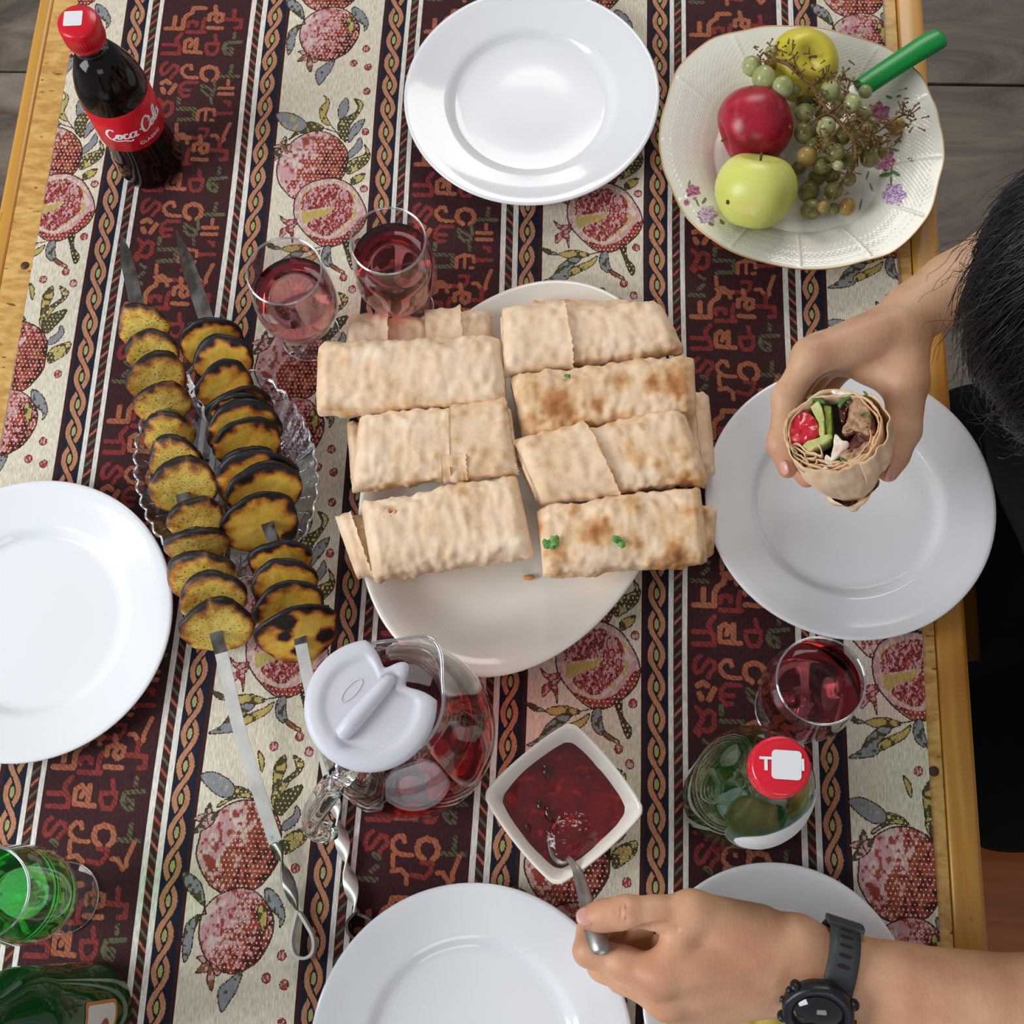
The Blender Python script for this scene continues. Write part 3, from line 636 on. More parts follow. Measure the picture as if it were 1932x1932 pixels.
def wrap_shape(TL, TR, BR, BL, h, t, sd, toast=.0, NU=84, NV=64, spotlist=(), pinch=.5):
    TL, TR, BR, BL = [W(p[0], p[1], h) for p in (TL, TR, BR, BL)]
    S = [(W(x, y, h + t), r, a) for x, y, r, a in spotlist]
    V, T_ = [], []
    for i in range(NU):
        u = i / (NU - 1); e = min(u, 1 - u) * 2
        uu = u
        mid = (TL + BL) / 2 * (1 - uu) + (TR + BR) / 2 * uu; hw = (TL - BL) / 2 * (1 - uu) + (TR - BR) / 2 * uu
        ax = ((TR + BR) / 2 - (TL + BL) / 2)
        k = 1 - (1 - min(1, e / .16)) ** 2.4
        for j in range(NV):
            a = 2 * math.pi * j / NV; c, s = math.cos(a), math.sin(a)
            ec, es = math.copysign(abs(c) ** .62, c), math.copysign(abs(s) ** .7, s)
            wv = 1.0 - .05 * (1 - k) + .03 * mn.noise(Vector((u * 5, c * 2, sd)))
            th = t * (pinch + (1 - pinch) * k)
            p = mid + hw * (ec * wv) + Vector((0, 0, es * th + t * (1 - k) * -.10))
            nrm = (hw.normalized() * c * .6 + Vector((0, 0, s))).normalized()
            q = p - parent0
            b = blister(p, 95, sd) * .0024 + blister(p, 170, sd + 9) * .0013 + mn.noise(p * 38 + Vector((sd, 0, 0))) * .0022 + mn.noise(p * 110 + Vector((sd, 4, 0))) * .0013
            # long soft creases
            b += .0016 * mn.noise(Vector((p.x * 30 + sd, p.y * 26, p.z * 20))) + .0011 * mn.noise(Vector(((p.x + p.y) * 75 + sd, (p.x - p.y) * 50, p.z * 40)))
            p = p + nrm * (b - .0008)
            tt = .17 + .25 * toast + .16 * mn.noise(p * 75 + Vector((sd, 1, 0))) + .10 * mn.noise(p * 190 + Vector((sd, 1, 7))) + .22 * blister(p, 95, sd) * (1 if toast > .2 else .45) + .18 * mn.noise(p * 30 + Vector((0, sd, 0)))
            for (sp, r, am) in S:
                dd = math.hypot(p.x - sp.x, p.y - sp.y) / r * (1 + .35 * mn.noise(p * 160))
                if dd < 1.3 and s > -.2: tt += am * max(0, 1 - dd / 1.3) ** .8 * .50; p = p + Vector((0, 0, .0006 * max(0, 1 - dd)))
            if abs(c) > .93: tt += .07
            V.append(p); T_.append(tt)
    F = []
    for i in range(NU - 1):
        for j in range(NV): F.append((i * NV + j, (i + 1) * NV + j, (i + 1) * NV + (j + 1) % NV, i * NV + (j + 1) % NV))
    # folded ends: inner rings drawn in to a crease
    for i0, sg in ((0, -1), (NU - 1, 1)):
        base = i0 * NV; ring0 = [base + j for j in range(NV)]; cen = sum((V[q] for q in ring0), Vector()) / NV; ax = ((TR + BR) / 2 - (TL + BL) / 2).normalized() * sg
        prev = ring0
        for q, (sc_, off) in enumerate(((.80, -.0005), (.5, -.004), (.22, -.003), (.02, -.006))):
            nw = []
            for j in range(NV):
                p = V[ring0[j]]; d = p - cen; np_ = cen + Vector((d.x * (sc_ ** .5), d.y * (sc_ ** .5), d.z * sc_)) + ax * (off + .002 * mn.noise(Vector((j * .5, q, sd))))
                V.append(np_); T_.append(.25 + .2 * q / 4); nw.append(len(V) - 1)
            for j in range(NV):
                a_, b_, c_, d_ = prev[j], prev[(j + 1) % NV], nw[(j + 1) % NV], nw[j]
                F.append((a_, b_, c_, d_) if sg < 0 else (d_, c_, b_, a_))
            prev = nw
        F.append(tuple(prev) if sg > 0 else tuple(reversed(prev)))
    F = [tuple(reversed(q)) for q in F]
    return V, F, T_, (TL, TR, BR, BL)
parent0 = Vector((0, 0, 0))
def sheet_flap(W4, h, t, u0, u1, sd, parent, name='flap', toast=.2, lift=.0022, v0=-.98, v1=.98, skew=0.):
    """a thin layer of bread laid over the roll between u0 and u1, torn along its free edge"""
    TL, TR, BR, BL = W4; NU, NV = 26, 44; V, T_ = [], []; top = []
    for lay in (0, 1):
        for i in range(NU):
            for j in range(NV):
                k = v0 + (v1 - v0) * j / (NV - 1); a = (k * .5 + .5) * math.pi       # across the roll, over the top
                edge = u1 + skew * k + .013 * mn.noise(Vector((j * .55, sd, 0))) + .006 * mn.noise(Vector((j * 1.7, sd, 4)))
                u = u0 + (edge - u0) * i / (NU - 1)
                mid = (TL + BL) / 2 * (1 - u) + (TR + BR) / 2 * u; hw = (TL - BL) / 2 * (1 - u) + (TR - BR) / 2 * u
                c, s = math.cos(a), math.sin(a); ec, es = math.copysign(abs(c) ** .62, c), abs(s) ** .7
                e = min(u, 1 - u) * 2; kk = 1 - (1 - min(1, max(e, 0) / .16)) ** 2.4
                th = t * (.5 + .5 * kk)
                p = mid + hw * ec * 1.02 + Vector((0, 0, es * th - t * (1 - kk) * .10))
                n = (hw.normalized() * c * .6 + Vector((0, 0, s))).normalized()
                fr = i / (NU - 1)
                b = blister(p, 95, sd) * .0022 + mn.noise(p * 38 + Vector((sd, 0, 0))) * .0016 + mn.noise(p * 110 + Vector((sd, 4, 0))) * .0012
                p = p + n * (b + lift + .0009 + .0016 * max(0, fr - .85) / .15 * (.6 + mn.noise(Vector((j * .4, sd, 9)))) - lay * .0012)
                V.append(p); T_.append(.14 + .25 * toast + .25 * blister(p, 95, sd) * (1 if toast > .2 else .5) + .15 * mn.noise(p * 30) + (.2 if fr > .97 else 0))
    F = []
    N1 = NU * NV
    for i in range(NU - 1):
        for j in range(NV - 1):
            a = i * NV + j; q = (a, a + NV, a + NV + 1, a + 1); F.append(q); F.append(tuple(x + N1 for x in reversed(q)))
    def rim(a, b): F.append((a, b, b + N1, a + N1))
    for i in range(NU - 1): rim(i * NV, (i + 1) * NV); rim((i + 1) * NV + NV - 1, i * NV + NV - 1)
    for j in range(NV - 1): rim(j + 1, j); rim((NU - 1) * NV + j, (NU - 1) * NV + j + 1)
    F = [tuple(reversed(q)) for q in F]
    o = mk(name, V, F, BREAD, parent); setattr_f(o, 'toast', T_); return o
def wrap(q4, label, sd, h=.0615, t=.0175, toast=0., spots=(), flaps=(), pinch=.5, group='flatbread wraps piled on the oval platter'):
    V, F, T_, W4 = wrap_shape(*q4, h, t, sd, toast, spotlist=spots, pinch=pinch)
    c = sum((Vector(p) for p in W4), Vector()) / 4; r = thing('flatbread_wrap', (c.x, c.y, Z0 + h - t), label, 'wrap', group)
    o = mk('roll', V, F, BREAD, r); setattr_f(o, 'toast', T_)
    for i, fl in enumerate(flaps): sheet_flap(W4, h, t, *fl[:2], sd + 20 + i, r, **(fl[2] if len(fl) > 2 else {}))
    return r, W4
LOWH, LOWT = .0285, .0145
wrap(((656, 612), (925, 590), (935, 700), (655, 720)), 'crumpled lower wrap peeking out behind the smooth top left one', 3, LOWH, LOWT, .15, flaps=((.02, .30, dict(lift=.004)), (.55, .80, dict(lift=.004))))
wrap(((1110, 745), (1336, 742), (1350, 905), (1120, 900)), 'lower wrap with folded pleats sticking out right of the middle row', 4, LOWH + .002, LOWT, .2, flaps=((.5, .86, dict(lift=.005, skew=.05)),))
wrap(((1080, 950), (1352, 962), (1345, 1052), (1085, 1075)), 'lower wrap whose toasted end shows right of the parsley dotted one', 5, LOWH, LOWT, .5)
wrap(((636, 985), (900, 930), (930, 1040), (672, 1085)), 'lower wrap whose folded end shows left of the bottom left wrap', 6, LOWH + .004, LOWT, .45, flaps=((.0, .12, dict(lift=.003)),))
wrap(((656, 798), (900, 775), (905, 895), (664, 918)), 'lower wrap barely showing at the left of the middle row', 8, LOWH, LOWT, .2)
wrap(((1000, 575), (1190, 570), (1230, 660), (1010, 670)), 'lower wrap almost hidden behind the top right wrap', 9, LOWH, LOWT, .4)
wrap(((603, 648), (950, 638), (955, 768), (598, 784)), 'smooth pale wrap at the upper left of the pile, without flaps', 11, toast=.0)
wrap(((944, 594), (1242, 574), (1292, 664), (948, 706)), 'pale wrap at the top right of the pile with an overlapping left flap', 12, .0605, toast=.08, flaps=((.01, .40, dict(skew=-.02)),))
wrap(((962, 714), (1308, 674), (1313, 782), (986, 832)), 'second right wrap with big brown blisters and a bit of parsley', 13, toast=.45, spots=((1052, 765, .014, 1.2), (1092, 800, .010, .9), (1120, 758, .007, .7), (1172, 715, .009, .8), (1230, 730, .008, .9), (1268, 728, .010, .9), (1128, 765, .006, .8), (1010, 735, .007, .6), (1000, 795, .009, .7), (1232, 708, .006, .7), (1165, 790, .008, .5)))
wrap(((680, 788), (964, 766), (978, 890), (664, 930)), 'middle left wrap with a thin torn translucent flap near its right end', 14, toast=.05, flaps=((.60, .985, dict(toast=.5, skew=.02, lift=.0012)), (.55, .70, dict(toast=.4, v0=.2, v1=.9, lift=.002))), spots=((930, 790, .010, .5), (925, 840, .009, .5)))
wrap(((966, 842), (1284, 770), (1338, 912), (1012, 948)), 'middle right wrap with a wide flap over its left half and creased right end', 15, toast=.25, flaps=((.01, .45, dict(toast=.3, skew=.03)),), spots=((1095, 885, .011, 1.0), (1200, 860, .009, .6), (1250, 880, .008, .6), (1300, 905, .010, .7), (1085, 905, .008, .7)))
wrap(((682, 952), (974, 896), (1008, 1052), (706, 1096)), 'bottom left wrap with a small torn hole at its upper left corner', 16, toast=.05)
wrap(((1012, 962), (1320, 918), (1334, 1062), (1026, 1092)), 'bottom right wrap with brown blisters and two bits of parsley', 17, toast=.3, spots=((1128, 1005, .012, 1.1), (1205, 1030, .010, .8), (1275, 1040, .010, 1.2), (1190, 945, .008, .6), (1085, 960, .008, .6), (1300, 965, .007, .6), (1245, 1075, .010, 1.0), (1050, 1050, .008, .5), (1020, 990, .006, .7)))
HERB = mat('parsley', (72, 128, 58), .5, col2=(120, 168, 84), scale=300, contrast=(.4, .6))
def parsley(px, py, h, r, n, label, sd):
    c = W(px, py, h); V, F = [], []; rr = random.Random(sd)
    for k in range(n):
        a = rr.uniform(0, 6.28); d = rr.uniform(0, .6) * r; cc = c + Vector((math.cos(a) * d, math.sin(a) * d, rr.uniform(0, .0012))); b = len(V); m = 9
        V.append(cc + Vector((0, 0, .0008)))
        for i in range(m):
            t = 2 * math.pi * i / m; q = r * rr.uniform(.3, .62); V.append(cc + Vector((math.cos(t) * q, math.sin(t) * q, rr.uniform(-.0004, .0009))))
        for i in range(m): F.append((b, b + 1 + i, b + 1 + (i + 1) % m))
    o = mk('parsley_leaf', V, F, HERB); md = o.modifiers.new('s', 'SOLIDIFY'); md.thickness = .0003; recenter(o)
    return tag(o, label, 'herb', 'bits of parsley')
parsley(1042, 1025, .0815, .0075, 9, 'curly parsley clump near the left end of the bottom right wrap', 1)
parsley(1167, 1025, .082, .0062, 4, 'single light green parsley leaf in the middle of the bottom right wrap', 2)
parsley(1068, 713, .079, .0042, 2, 'tiny parsley leaf between the two upper right wraps', 3)
parsley(820, 1232, .024, .002, 2, 'tiny green speck on the lower platter rim above the jug', 4)
v, f = ball(W(998, 1089, .0095), .0042, 8, 6, (1.2, .6, .45)); v = [Vector(p) + Vector((1, 1, 0)) * .0012 * mn.noise(Vector(p) * 500) for p in v]
tag(recenter(mk('bread_crumb', v, f, mat('crumb', (206, 140, 84), .8))), 'small toasted crumb on the platter below the wraps', 'crumb')

# the torn corner of the lower left wrap
v, f = lathe([(.0004, .0002), (.0032, .0), (.0036, .0008), (.0044, .0012), (.0052, .0002), (.0046, -.0010)], 20, rad=lambda t, r, z: (r * (1 + .25 * math.sin(3 * t + 1) + .12 * math.sin(7 * t)), z + (.0008 * math.sin(5 * t) if r > .004 else 0)))
FW_ = [o for o in bpy.data.objects if o.get('label', '').startswith('bottom left wrap')][0]
p = W(733, 968, .0772); o = mk('torn_lip', move(v, p), f, BREAD, FW_); setattr_f(o, 'toast', [.55] * len(v))
v, f = lathe([(.0004, .0009), (.0026, .0007), (.0034, -.0002)], 14, rad=lambda t, r, z: (r * (1 + .2 * math.sin(2 * t)), z)); mk('filling_showing', move(v, p), f, mat('orange_filling', (176, 84, 24), .3), FW_)
# ================================================================ fruit
def apple(px, py, h, r, label, m, tilt, az, sd, squash=.93, stemlen=.012):
    """tilt: how far the stem end leans from upright towards azimuth az"""
    c = W(px, py, h); NU, NV = 40, 48; V, F, A = [], [], []
    rot = Matrix.Rotation(az, 3, 'Z') @ Matrix.Rotation(tilt, 3, 'Y')
    for i in range(NU + 1):
        t = math.pi * i / NU; st, ct = math.sin(t), math.cos(t)
        rr = r * (st ** .9 if st > 0 else 0) * (1 + .06 * ct); z = r * squash * ct
        z -= r * .34 * math.exp(-(t / .30) ** 2); z += r * .22 * math.exp(-((math.pi - t) / .26) ** 2)
        for j in range(NV):
            a = 2 * math.pi * j / NV; k = 1 + .018 * math.cos(5 * a + sd) * (1 - ct) * .5 + .02 * mn.noise(Vector((math.cos(a) * st, math.sin(a) * st, ct + sd)))
            V.append(c + rot @ Vector((rr * k * math.cos(a), rr * k * math.sin(a), z)))
    for i in range(NU):
        for j in range(NV): F.append((i * NV + j, (i + 1) * NV + j, (i + 1) * NV + (j + 1) % NV, i * NV + (j + 1) % NV))
    o = thing('apple', (c.x, c.y, c.z - r * squash), label, 'apple')
    mk('skin', V, F, m, o)
    top = c + rot @ Vector((0, 0, r * squash * .60)); ax = rot @ Vector((.12, .05, 1))
    v, f = tube([top, top + ax * stemlen * .5, top + ax * stemlen + rot @ Vector((.002, 0, 0))], [.0012, .001, .0014], 6); mk('stem', v, f, mat('fruit_stem', (92, 70, 40), .8), o)
    return o, c, rot
YA = mat('green_apple_skin', (216, 216, 116), .32, spec=.45, col2=(204, 210, 98), scale=22, col3=(228, 222, 140), s3=40, sss=.08, sssr=(.01, .008, .002), bump=.05, bscale=500, bdist=.0003)
YB = mat('yellow_apple_skin', (212, 196, 64), .32, spec=.45, col2=(196, 188, 56), scale=26, sss=.08, sssr=(.01, .008, .002), col3=(222, 204, 84), s3=30)
RA = mat('red_apple_skin', (168, 28, 52), .3, spec=.45, col2=(120, 14, 34), scale=40, contrast=(.42, .66), col3=(196, 74, 72), s3=34, mix3=(.58, .74), sss=.05)
a1, c1, r1 = apple(1425, 360, .0415, .0362, 'pale green apple at the front of the fruit plate with a small brown spot', YA, math.radians(46), math.radians(82), 1)
p = W(1361, 386, .058); d = (p - c1).normalized(); v, f = ball((0, 0, 0), .0022, 10, 6, (1, 1.2, .25)); q = d.to_track_quat('Z', 'Y').to_matrix(); mk('brown_spot', [tuple(c1 + d * .0357 + q @ Vector(x)) for x in v], f, mat('bruise', (90, 50, 24), .7), a1)
apple(1425, 236, .0405, .0352, 'dark red apple between the two pale apples, beside the grapes', RA, math.radians(100), math.radians(-160), 2, .97)
apple(1512, 124, .044, .0325, 'yellow apple at the back of the fruit plate under the grape stalks', YB, math.radians(20), math.radians(-60), 3, .98)
def bunch():
    k = 1 / 2.714; o = W(1540, 240, .012); B = thing('grape_bunch', (o.x, o.y, Z0 + .0095), 'bunch of small green grapes with dry brown stalks on the fruit plate', 'grapes')
    GM = [mat('grape_green', (200, 202, 146), .14, spec=.6, col2=(172, 178, 110), scale=90, trans=.35, sss=.0, ior=1.36), mat('grape_dusky', (168, 164, 104), .2, spec=.5, col2=(118, 110, 62), scale=110, trans=.3, ior=1.36), mat('grape_amber', (196, 176, 100), .16, spec=.5, col2=(176, 132, 70), scale=90, trans=.35, ior=1.36)]
    L_ = [(540, 340, 50, 62, 0), (600, 400, 58, 64, 0), (697, 445, 52, 66, 0), (640, 268, 36, 62, 0), (632, 330, 30, 60, 2), (760, 445, 40, 50, 0), (938, 466, 52, 60, 0), (1048, 532, 50, 60, 0), (1120, 470, 34, 50, 0), (808, 578, 48, 46, 0), (808, 505, 50, 36, 1), (808, 682, 50, 40, 1), (918, 650, 48, 58, 0), (975, 575, 36, 50, 0), (1000, 500, 40, 44, 0),
          (822, 802, 50, 46, 2), (898, 850, 46, 40, 1), (966, 784, 44, 54, 1), (980, 848, 26, 60, 0), (852, 742, 40, 36, 1), (1098, 680, 60, 50, 1), (1110, 580, 40, 44, 0), (1060, 640, 38, 52, 0), (1140, 810, 46, 34, 1), (1040, 820, 42, 40, 1), (832, 980, 52, 26, 1), (845, 1072, 54, 22, 1), (906, 1060, 30, 36, 2), (1028, 1058, 42, 24, 2), (958, 976, 44, 28, 1), (1036, 918, 36, 34, 1),
          (1278, 642, 44, 24, 2), (930, 740, 44, 40, 1), (1000, 700, 44, 40, 1), (880, 690, 36, 30, 1), (1170, 730, 36, 34, 1), (896, 590, 42, 36, 1), (950, 900, 40, 26, 1), (870, 910, 44, 24, 1), (1090, 760, 38, 34, 1), (780, 860, 36, 22, 1), (800, 390, 34, 52, 0), (960, 1070, 30, 20, 1), (1210, 780, 30, 26, 1), (890, 520, 40, 32, 1), (1150, 640, 40, 30, 1)]
    pts = []
    for x, y, r, h, mi in L_:
        c = W(1220 + x * k, y * k, h / 1000); R = r * k / 2080 * 1.02; c.z = max(c.z, Z0 + R + .009)
        v, f = ball((0, 0, 0), R, 16, 12, (1, 1, 1.1)); q = Matrix.Rotation(R_.uniform(-.8, .8), 3, 'X') @ Matrix.Rotation(R_.uniform(-.8, .8), 3, 'Y')
        g = mk('grape', [q @ Vector(p) + c for p in v], f, GM[mi], B); pts.append((c, R))
        # the blossom scar
        d = (q @ Vector((R_.uniform(-.6, .6), R_.uniform(-.6, .2), .8))).normalized()
        v, f = ball(tuple(c + d * R * 1.03), .0006, 6, 4); mk('scar', v, f, mat('fruit_stem', (92, 70, 40), .8), g) if r > 46 else None
    ST = mat('dry_stalk', (132, 98, 58), .75, col2=(96, 64, 36), scale=150); V, F = [], []
    main = [(640, 300, 72), (720, 330, 72), (800, 400, 68), (850, 440, 66), (890, 520, 64), (940, 580, 62), (1000, 640, 62), (1050, 700, 62), (1070, 760, 58), (1060, 860, 50), (1000, 930, 44), (950, 1030, 42)]
    mp = [W(1220 + x * k, y * k, h / 1000) for x, y, h in main]
    v, f = tube(smoothline(mp, 4), [.0016, .002, .0022, .0016, .0012], 6); V, F = join((V, F), (v, f))
    br = [[(800, 400, 68), (770, 350, 74), (750, 280, 74)], [(640, 300, 72), (600, 270, 74), (580, 300, 74)], [(850, 440, 66), (900, 400, 70), (920, 380, 70)], [(1000, 640, 62), (1060, 620, 64), (1130, 600, 60)], [(1050, 700, 62), (1150, 690, 58), (1230, 640, 50), (1310, 590, 48), (1370, 600, 46)],
          [(1310, 590, 48), (1315, 530, 52)], [(1060, 760, 58), (1150, 740, 54), (1250, 720, 44)], [(940, 580, 62), (880, 600, 60), (840, 640, 58)], [(940, 580, 62), (1000, 520, 64), (1040, 420, 64), (1020, 400, 66)], [(1000, 640, 62), (930, 720, 60), (900, 780, 56)], [(1060, 860, 50), (1000, 860, 54), (930, 840, 52)], [(1150, 690, 58), (1200, 740, 54), (1240, 700, 50)]]
    ends = list(mp)
    for b in br:
        q = [W(1220 + x * k, y * k, h / 1000) for x, y, h in b]; v, f = tube(smoothline(q, 4), [.0013, .0008], 5); V, F = join((V, F), (v, f)); ends += q[1:]
    for i in range(330):           # the short dry pedicels
        a = R_.choice(ends[3:] if i % 3 else ends); a = a + Vector((R_.gauss(0, .006), R_.gauss(0, .006), R_.uniform(-.004, .006))); d = Vector((R_.gauss(0, 1), R_.gauss(0, 1), R_.uniform(.0, 1.4))).normalized(); l = R_.uniform(.004, .0085)
        v, f = tube([a, a + d * l * .6, a + d * l], [.0005, .0006, .0012], 5); V, F = join((V, F), (v, f))
    mk('stalk', V, F, ST, B)
bunch()
K = thing('fruit_knife', tuple(W(1625, 165, .036)), 'knife with a green plastic handle lying across the fruit plate rim', 'knife')
hp = [W(1622, 168, .040), W(1660, 142, .042), W(1700, 116, .0435), W(1740, 90, .045), W(1770, 73, .046), W(1778, 68, .046)]
v, f = tube(smoothline(hp, 5), [.0098, .0102, .0104, .0106, .0112, .0104, .004], 20, flat=.62, upv=(0, 0, 1)); mk('handle', v, f, mat('green_plastic', (6, 140, 58), .3, spec=.5), K)
bp_ = [W(1623, 167, .040), W(1590, 190, .039), W(1545, 222, .038), W(1520, 240, .0375)]
def strip(pts, ups, w, th):
    """a flat bar: w across, th thick, ups gives the direction of the flat's normal at every point"""
    P = [Vector(p) for p in pts]; m = len(P); V, F = [], []
    if not isinstance(w, (list, tuple)): w = [w] * m
    for i in range(m):
        t = (P[min(i + 1, m - 1)] - P[max(i - 1, 0)]).normalized(); n = Vector(ups[i] if isinstance(ups, list) else ups); n = (n - t * n.dot(t)).normalized(); s = t.cross(n)
        for a, b in ((-1, -1), (1, -1), (1, 1), (-1, 1)): V.append(P[i] + s * (a * w[i] / 2) + n * (b * th / 2))
    for i in range(m - 1):
        for k in range(4): F.append((i * 4 + k, i * 4 + (k + 1) % 4, i * 4 + 4 + (k + 1) % 4, i * 4 + 4 + k))
    F.append((3, 2, 1, 0)); F.append(((m - 1) * 4, (m - 1) * 4 + 1, (m - 1) * 4 + 2, (m - 1) * 4 + 3)); return V, F
STEEL = mat('steel', (176, 172, 166), .38, metal=.85, col2=(146, 140, 134), scale=60)
v, f = strip(bp_, (0, 0, 1), [.014, .015, .012, .002], .001); mk('blade', v, f, STEEL, K, sm=False)
# ================================================================ pressed glass dish and potato skewers
GLASS = mat('clear_glass', (250, 252, 252), .0, trans=1., ior=1.45)
PRESSED = thin_glass('pressed_glass', (.90, .93, .95), 1.7, 1.9, .03, .5, 70); RIMG = thin_glass('glass_rim', (.86, .88, .90), 2.6, 1.6, .05); BLOWN = thin_glass('blown_glass', (.97, .975, .98), 1.5, 1.25)
DC, DA, DB, DANG = (-.2912, .3569), .0987, .0745, math.radians(112.5)
def dish():
    n = 240; V, F = [], []
    def R(t): return 1 / math.sqrt((math.cos(t - DANG) / DA) ** 2 + (math.sin(t - DANG) / DB) ** 2)
    prof = [(.02, .0035), (.5, .0035), (.62, .0055), (.72, .011), (.82, .019), (.92, .028), (.985, .0345), (1.0, .0362), (1.012, .0352), (1.005, .033), (.95, .0265), (.85, .0165), (.74, .007), (.66, .0015), (.60, 0), (.5, .0008), (.02, .0008)]
    for k, (s, z) in enumerate(prof):
        for i in range(n):
            t = 2 * math.pi * i / n; sc = abs(math.sin(t * 17)); w = max(0, (s - .6) / .4)
            rr = s * R(t) * (1 + .018 * (sc - .5) * w * 2); zz = z + (.0022 * (sc - .6) * w ** 2) + (0.0008 * math.cos(t * 34) * w if k > 8 else 0)
            V.append((rr * math.cos(t), rr * math.sin(t), max(zz, 0)))
    for j in range(len(prof) - 1):
        for i in range(n): F.append((j * n + i, j * n + (i + 1) % n, (j + 1) * n + (i + 1) % n, (j + 1) * n + i))
    F.append(tuple(reversed(range(n)))); F.append(tuple(range((len(prof) - 1) * n, len(prof) * n))); F = [tuple(reversed(q)) for q in F]
    o = thing('glass_dish', (*DC, Z0), None, None); mk('dish_body', V, F, PRESSED, o, world=False)
    rp = [tuple(Vector(V[7 * n + i]) + Vector((0, 0, .0004))) for i in range(n)]; v, f = tube(rp, .0011, 6, closed=True); mk('scalloped_rim', v, f, RIMG, o, world=False)
    for i in range(34):
        t = 2 * math.pi * (i + .5) / 34; pts = [Vector((s_ * R(t) * math.cos(t), s_ * R(t) * math.sin(t), z_ + .0006)) for s_, z_ in ((.64, .0062), (.74, .0125), (.84, .0205), (.93, .0288))]; v, f = tube(pts, [.0004, .0010, .0010, .0005], 6); mk('rib', v, f, RIMG, o, world=False)
    tag(o, 'oval pressed glass dish with scalloped rim under the two potato skewers', 'dish')
dish()
POT1 = toast_mat('potato_herbed', ((0, (238, 212, 112)), (.30, (226, 186, 80)), (.46, (200, 134, 58)), (.64, (140, 82, 44)), (.86, (52, 34, 24)), (1, (28, 20, 18))), rough=.5, bump=.6, bs=140, bd=.0012, spec=.4, speck=((48, 52, 24), 420, .62))
POT2 = toast_mat('potato_charred', ((0, (234, 194, 84)), (.30, (222, 172, 62)), (.46, (190, 112, 40)), (.60, (96, 48, 22)), (.70, (32, 21, 16)), (1, (16, 13, 12))), rough=.5, bump=.6, bs=140, bd=.0012, spec=.4)
SKIN = mat('potato_skin', (150, 104, 60), .7, col2=(70, 44, 28), scale=80)
def slice_(parent, px, py, h, wz, hz, d, m, sd, char=.5, spots=()):
    """one potato slice: a thick, slightly warped disc leaning on the skewer"""
    c = W(px, py, h); r = wz / 2.76 / 2250 / 2; el = math.radians(max(8, min(46, 6 + 62 * (hz / wz)))) * .62
    n = (Vector((d.x, d.y, 0)).normalized() * math.cos(el) + Vector((0, 0, math.sin(el)))).normalized()
    q = n.to_track_quat('Z', 'X').to_matrix(); th = R_.uniform(.0068, .0088) if m is POT1 else R_.uniform(.0048, .0062); NS = 44; V, F, A = [], [], []
    rings = [(0, .5), (.3, .5), (.55, .5), (.75, .5), (.88, .5), (.96, .44), (1.0, .25), (1.01, -.1), (.98, -.4), (.9, -.5), (.5, -.5), (0, -.5)]
    for i, (s, z) in enumerate(rings):
        for j in range(NS):
            a = 2 * math.pi * j / NS; k = 1.02 + .13 * mn.noise(Vector((math.cos(a) * 1.2, math.sin(a) * 1.2, sd))) + .035 * mn.noise(Vector((math.cos(a) * 5, math.sin(a) * 5, sd)))
            warp = .0026 * math.cos(2 * a + sd) * s * s + .0035 * s * s * (.5 if z > 0 else .5) * (1 if sd % 2 < 1 else .2) * math.cos(a + sd)
            p = Vector((r * s * k * math.cos(a), r * s * k * math.sin(a), z * th + warp + .0006 * mn.noise(Vector((s * 4 * math.cos(a), s * 4 * math.sin(a), sd + 3)))))
            V.append(c + q @ p)
            up = (q @ Vector((math.cos(a), math.sin(a), 0))).z
            t_ = .08 + .30 * s ** 3 + .34 * mn.noise(Vector((s * 3 * math.cos(a), s * 3 * math.sin(a), sd + 7)))
            uq = .5 + .5 * up; rn = .75 + .9 * mn.noise(Vector((math.cos(a) * 3, math.sin(a) * 3, sd + 11))); t_ += char * rn * (max(0, s - .66 + .10 * uq) * 1.3 * (.25 + 1.0 * uq) + .75 * max(0, 1 - abs(s - 1.0) / .07) * (.25 + uq)) + .10 * max(0, up) * s + .16 * max(0, mn.noise(Vector((s * 5 * math.cos(a), s * 5 * math.sin(a), sd + 17))))
            if z < -.3: t_ += .25
            for (sx, sy, sr) in spots:
                t_ += max(0, 1 - math.hypot(s * math.cos(a) - sx, s * math.sin(a) - sy) / sr) * 1.1
            A.append(t_)
    for i in range(len(rings) - 1):
        for j in range(NS): F.append((i * NS + j, (i + 1) * NS + j, (i + 1) * NS + (j + 1) % NS, i * NS + (j + 1) % NS))
    o = mk('potato_slice', V, F, m, parent); setattr_f(o, 'toast', A); return o
IRON = mat('worn_steel', (150, 148, 142), .32, metal=.9, col2=(96, 88, 80), scale=70, contrast=(.4, .62), col3=(60, 48, 40), s3=90, mix3=(.62, .72), stretch=(1, .5, 1))
SHINY = mat('brushed_steel', (232, 230, 222), .42, metal=.6, col2=(206, 204, 196), scale=40, col3=(110, 84, 62), s3=45, mix3=(.66, .78))
def twistpts(a, b, turns, n, start):
    P, U = [], []
    a, b = Vector(a), Vector(b); t = (b - a).normalized(); u = Vector((0, 0, 1)); u = (u - t * u.dot(t)).normalized(); s = t.cross(u)
    for i in range(n + 1):
        k = i / n; an = start + turns * 2 * math.pi * k; P.append(a.lerp(b, k)); U.append(u * math.cos(an) + s * math.sin(an))
    return P, U
S1 = thing('potato_skewer', tuple(W(330, 900, .01)), 'left metal skewer of herbed golden potato slices with a looped handle', 'skewer', 'skewers of grilled potato slices')
tip, s0, s1_ = W(228, 440, .044), W(262, 590, .044), W(410, 1205, .036)
v, f = strip([tip, tip.lerp(s0, .22), tip.lerp(s0, .35), s0, s1_, W(420, 1240, .035)], (0, 0, 1), [.0006, .0085, .0115, .0125, .0105, .0105], .0016); mk('blade', v, f, IRON, S1, sm=False)
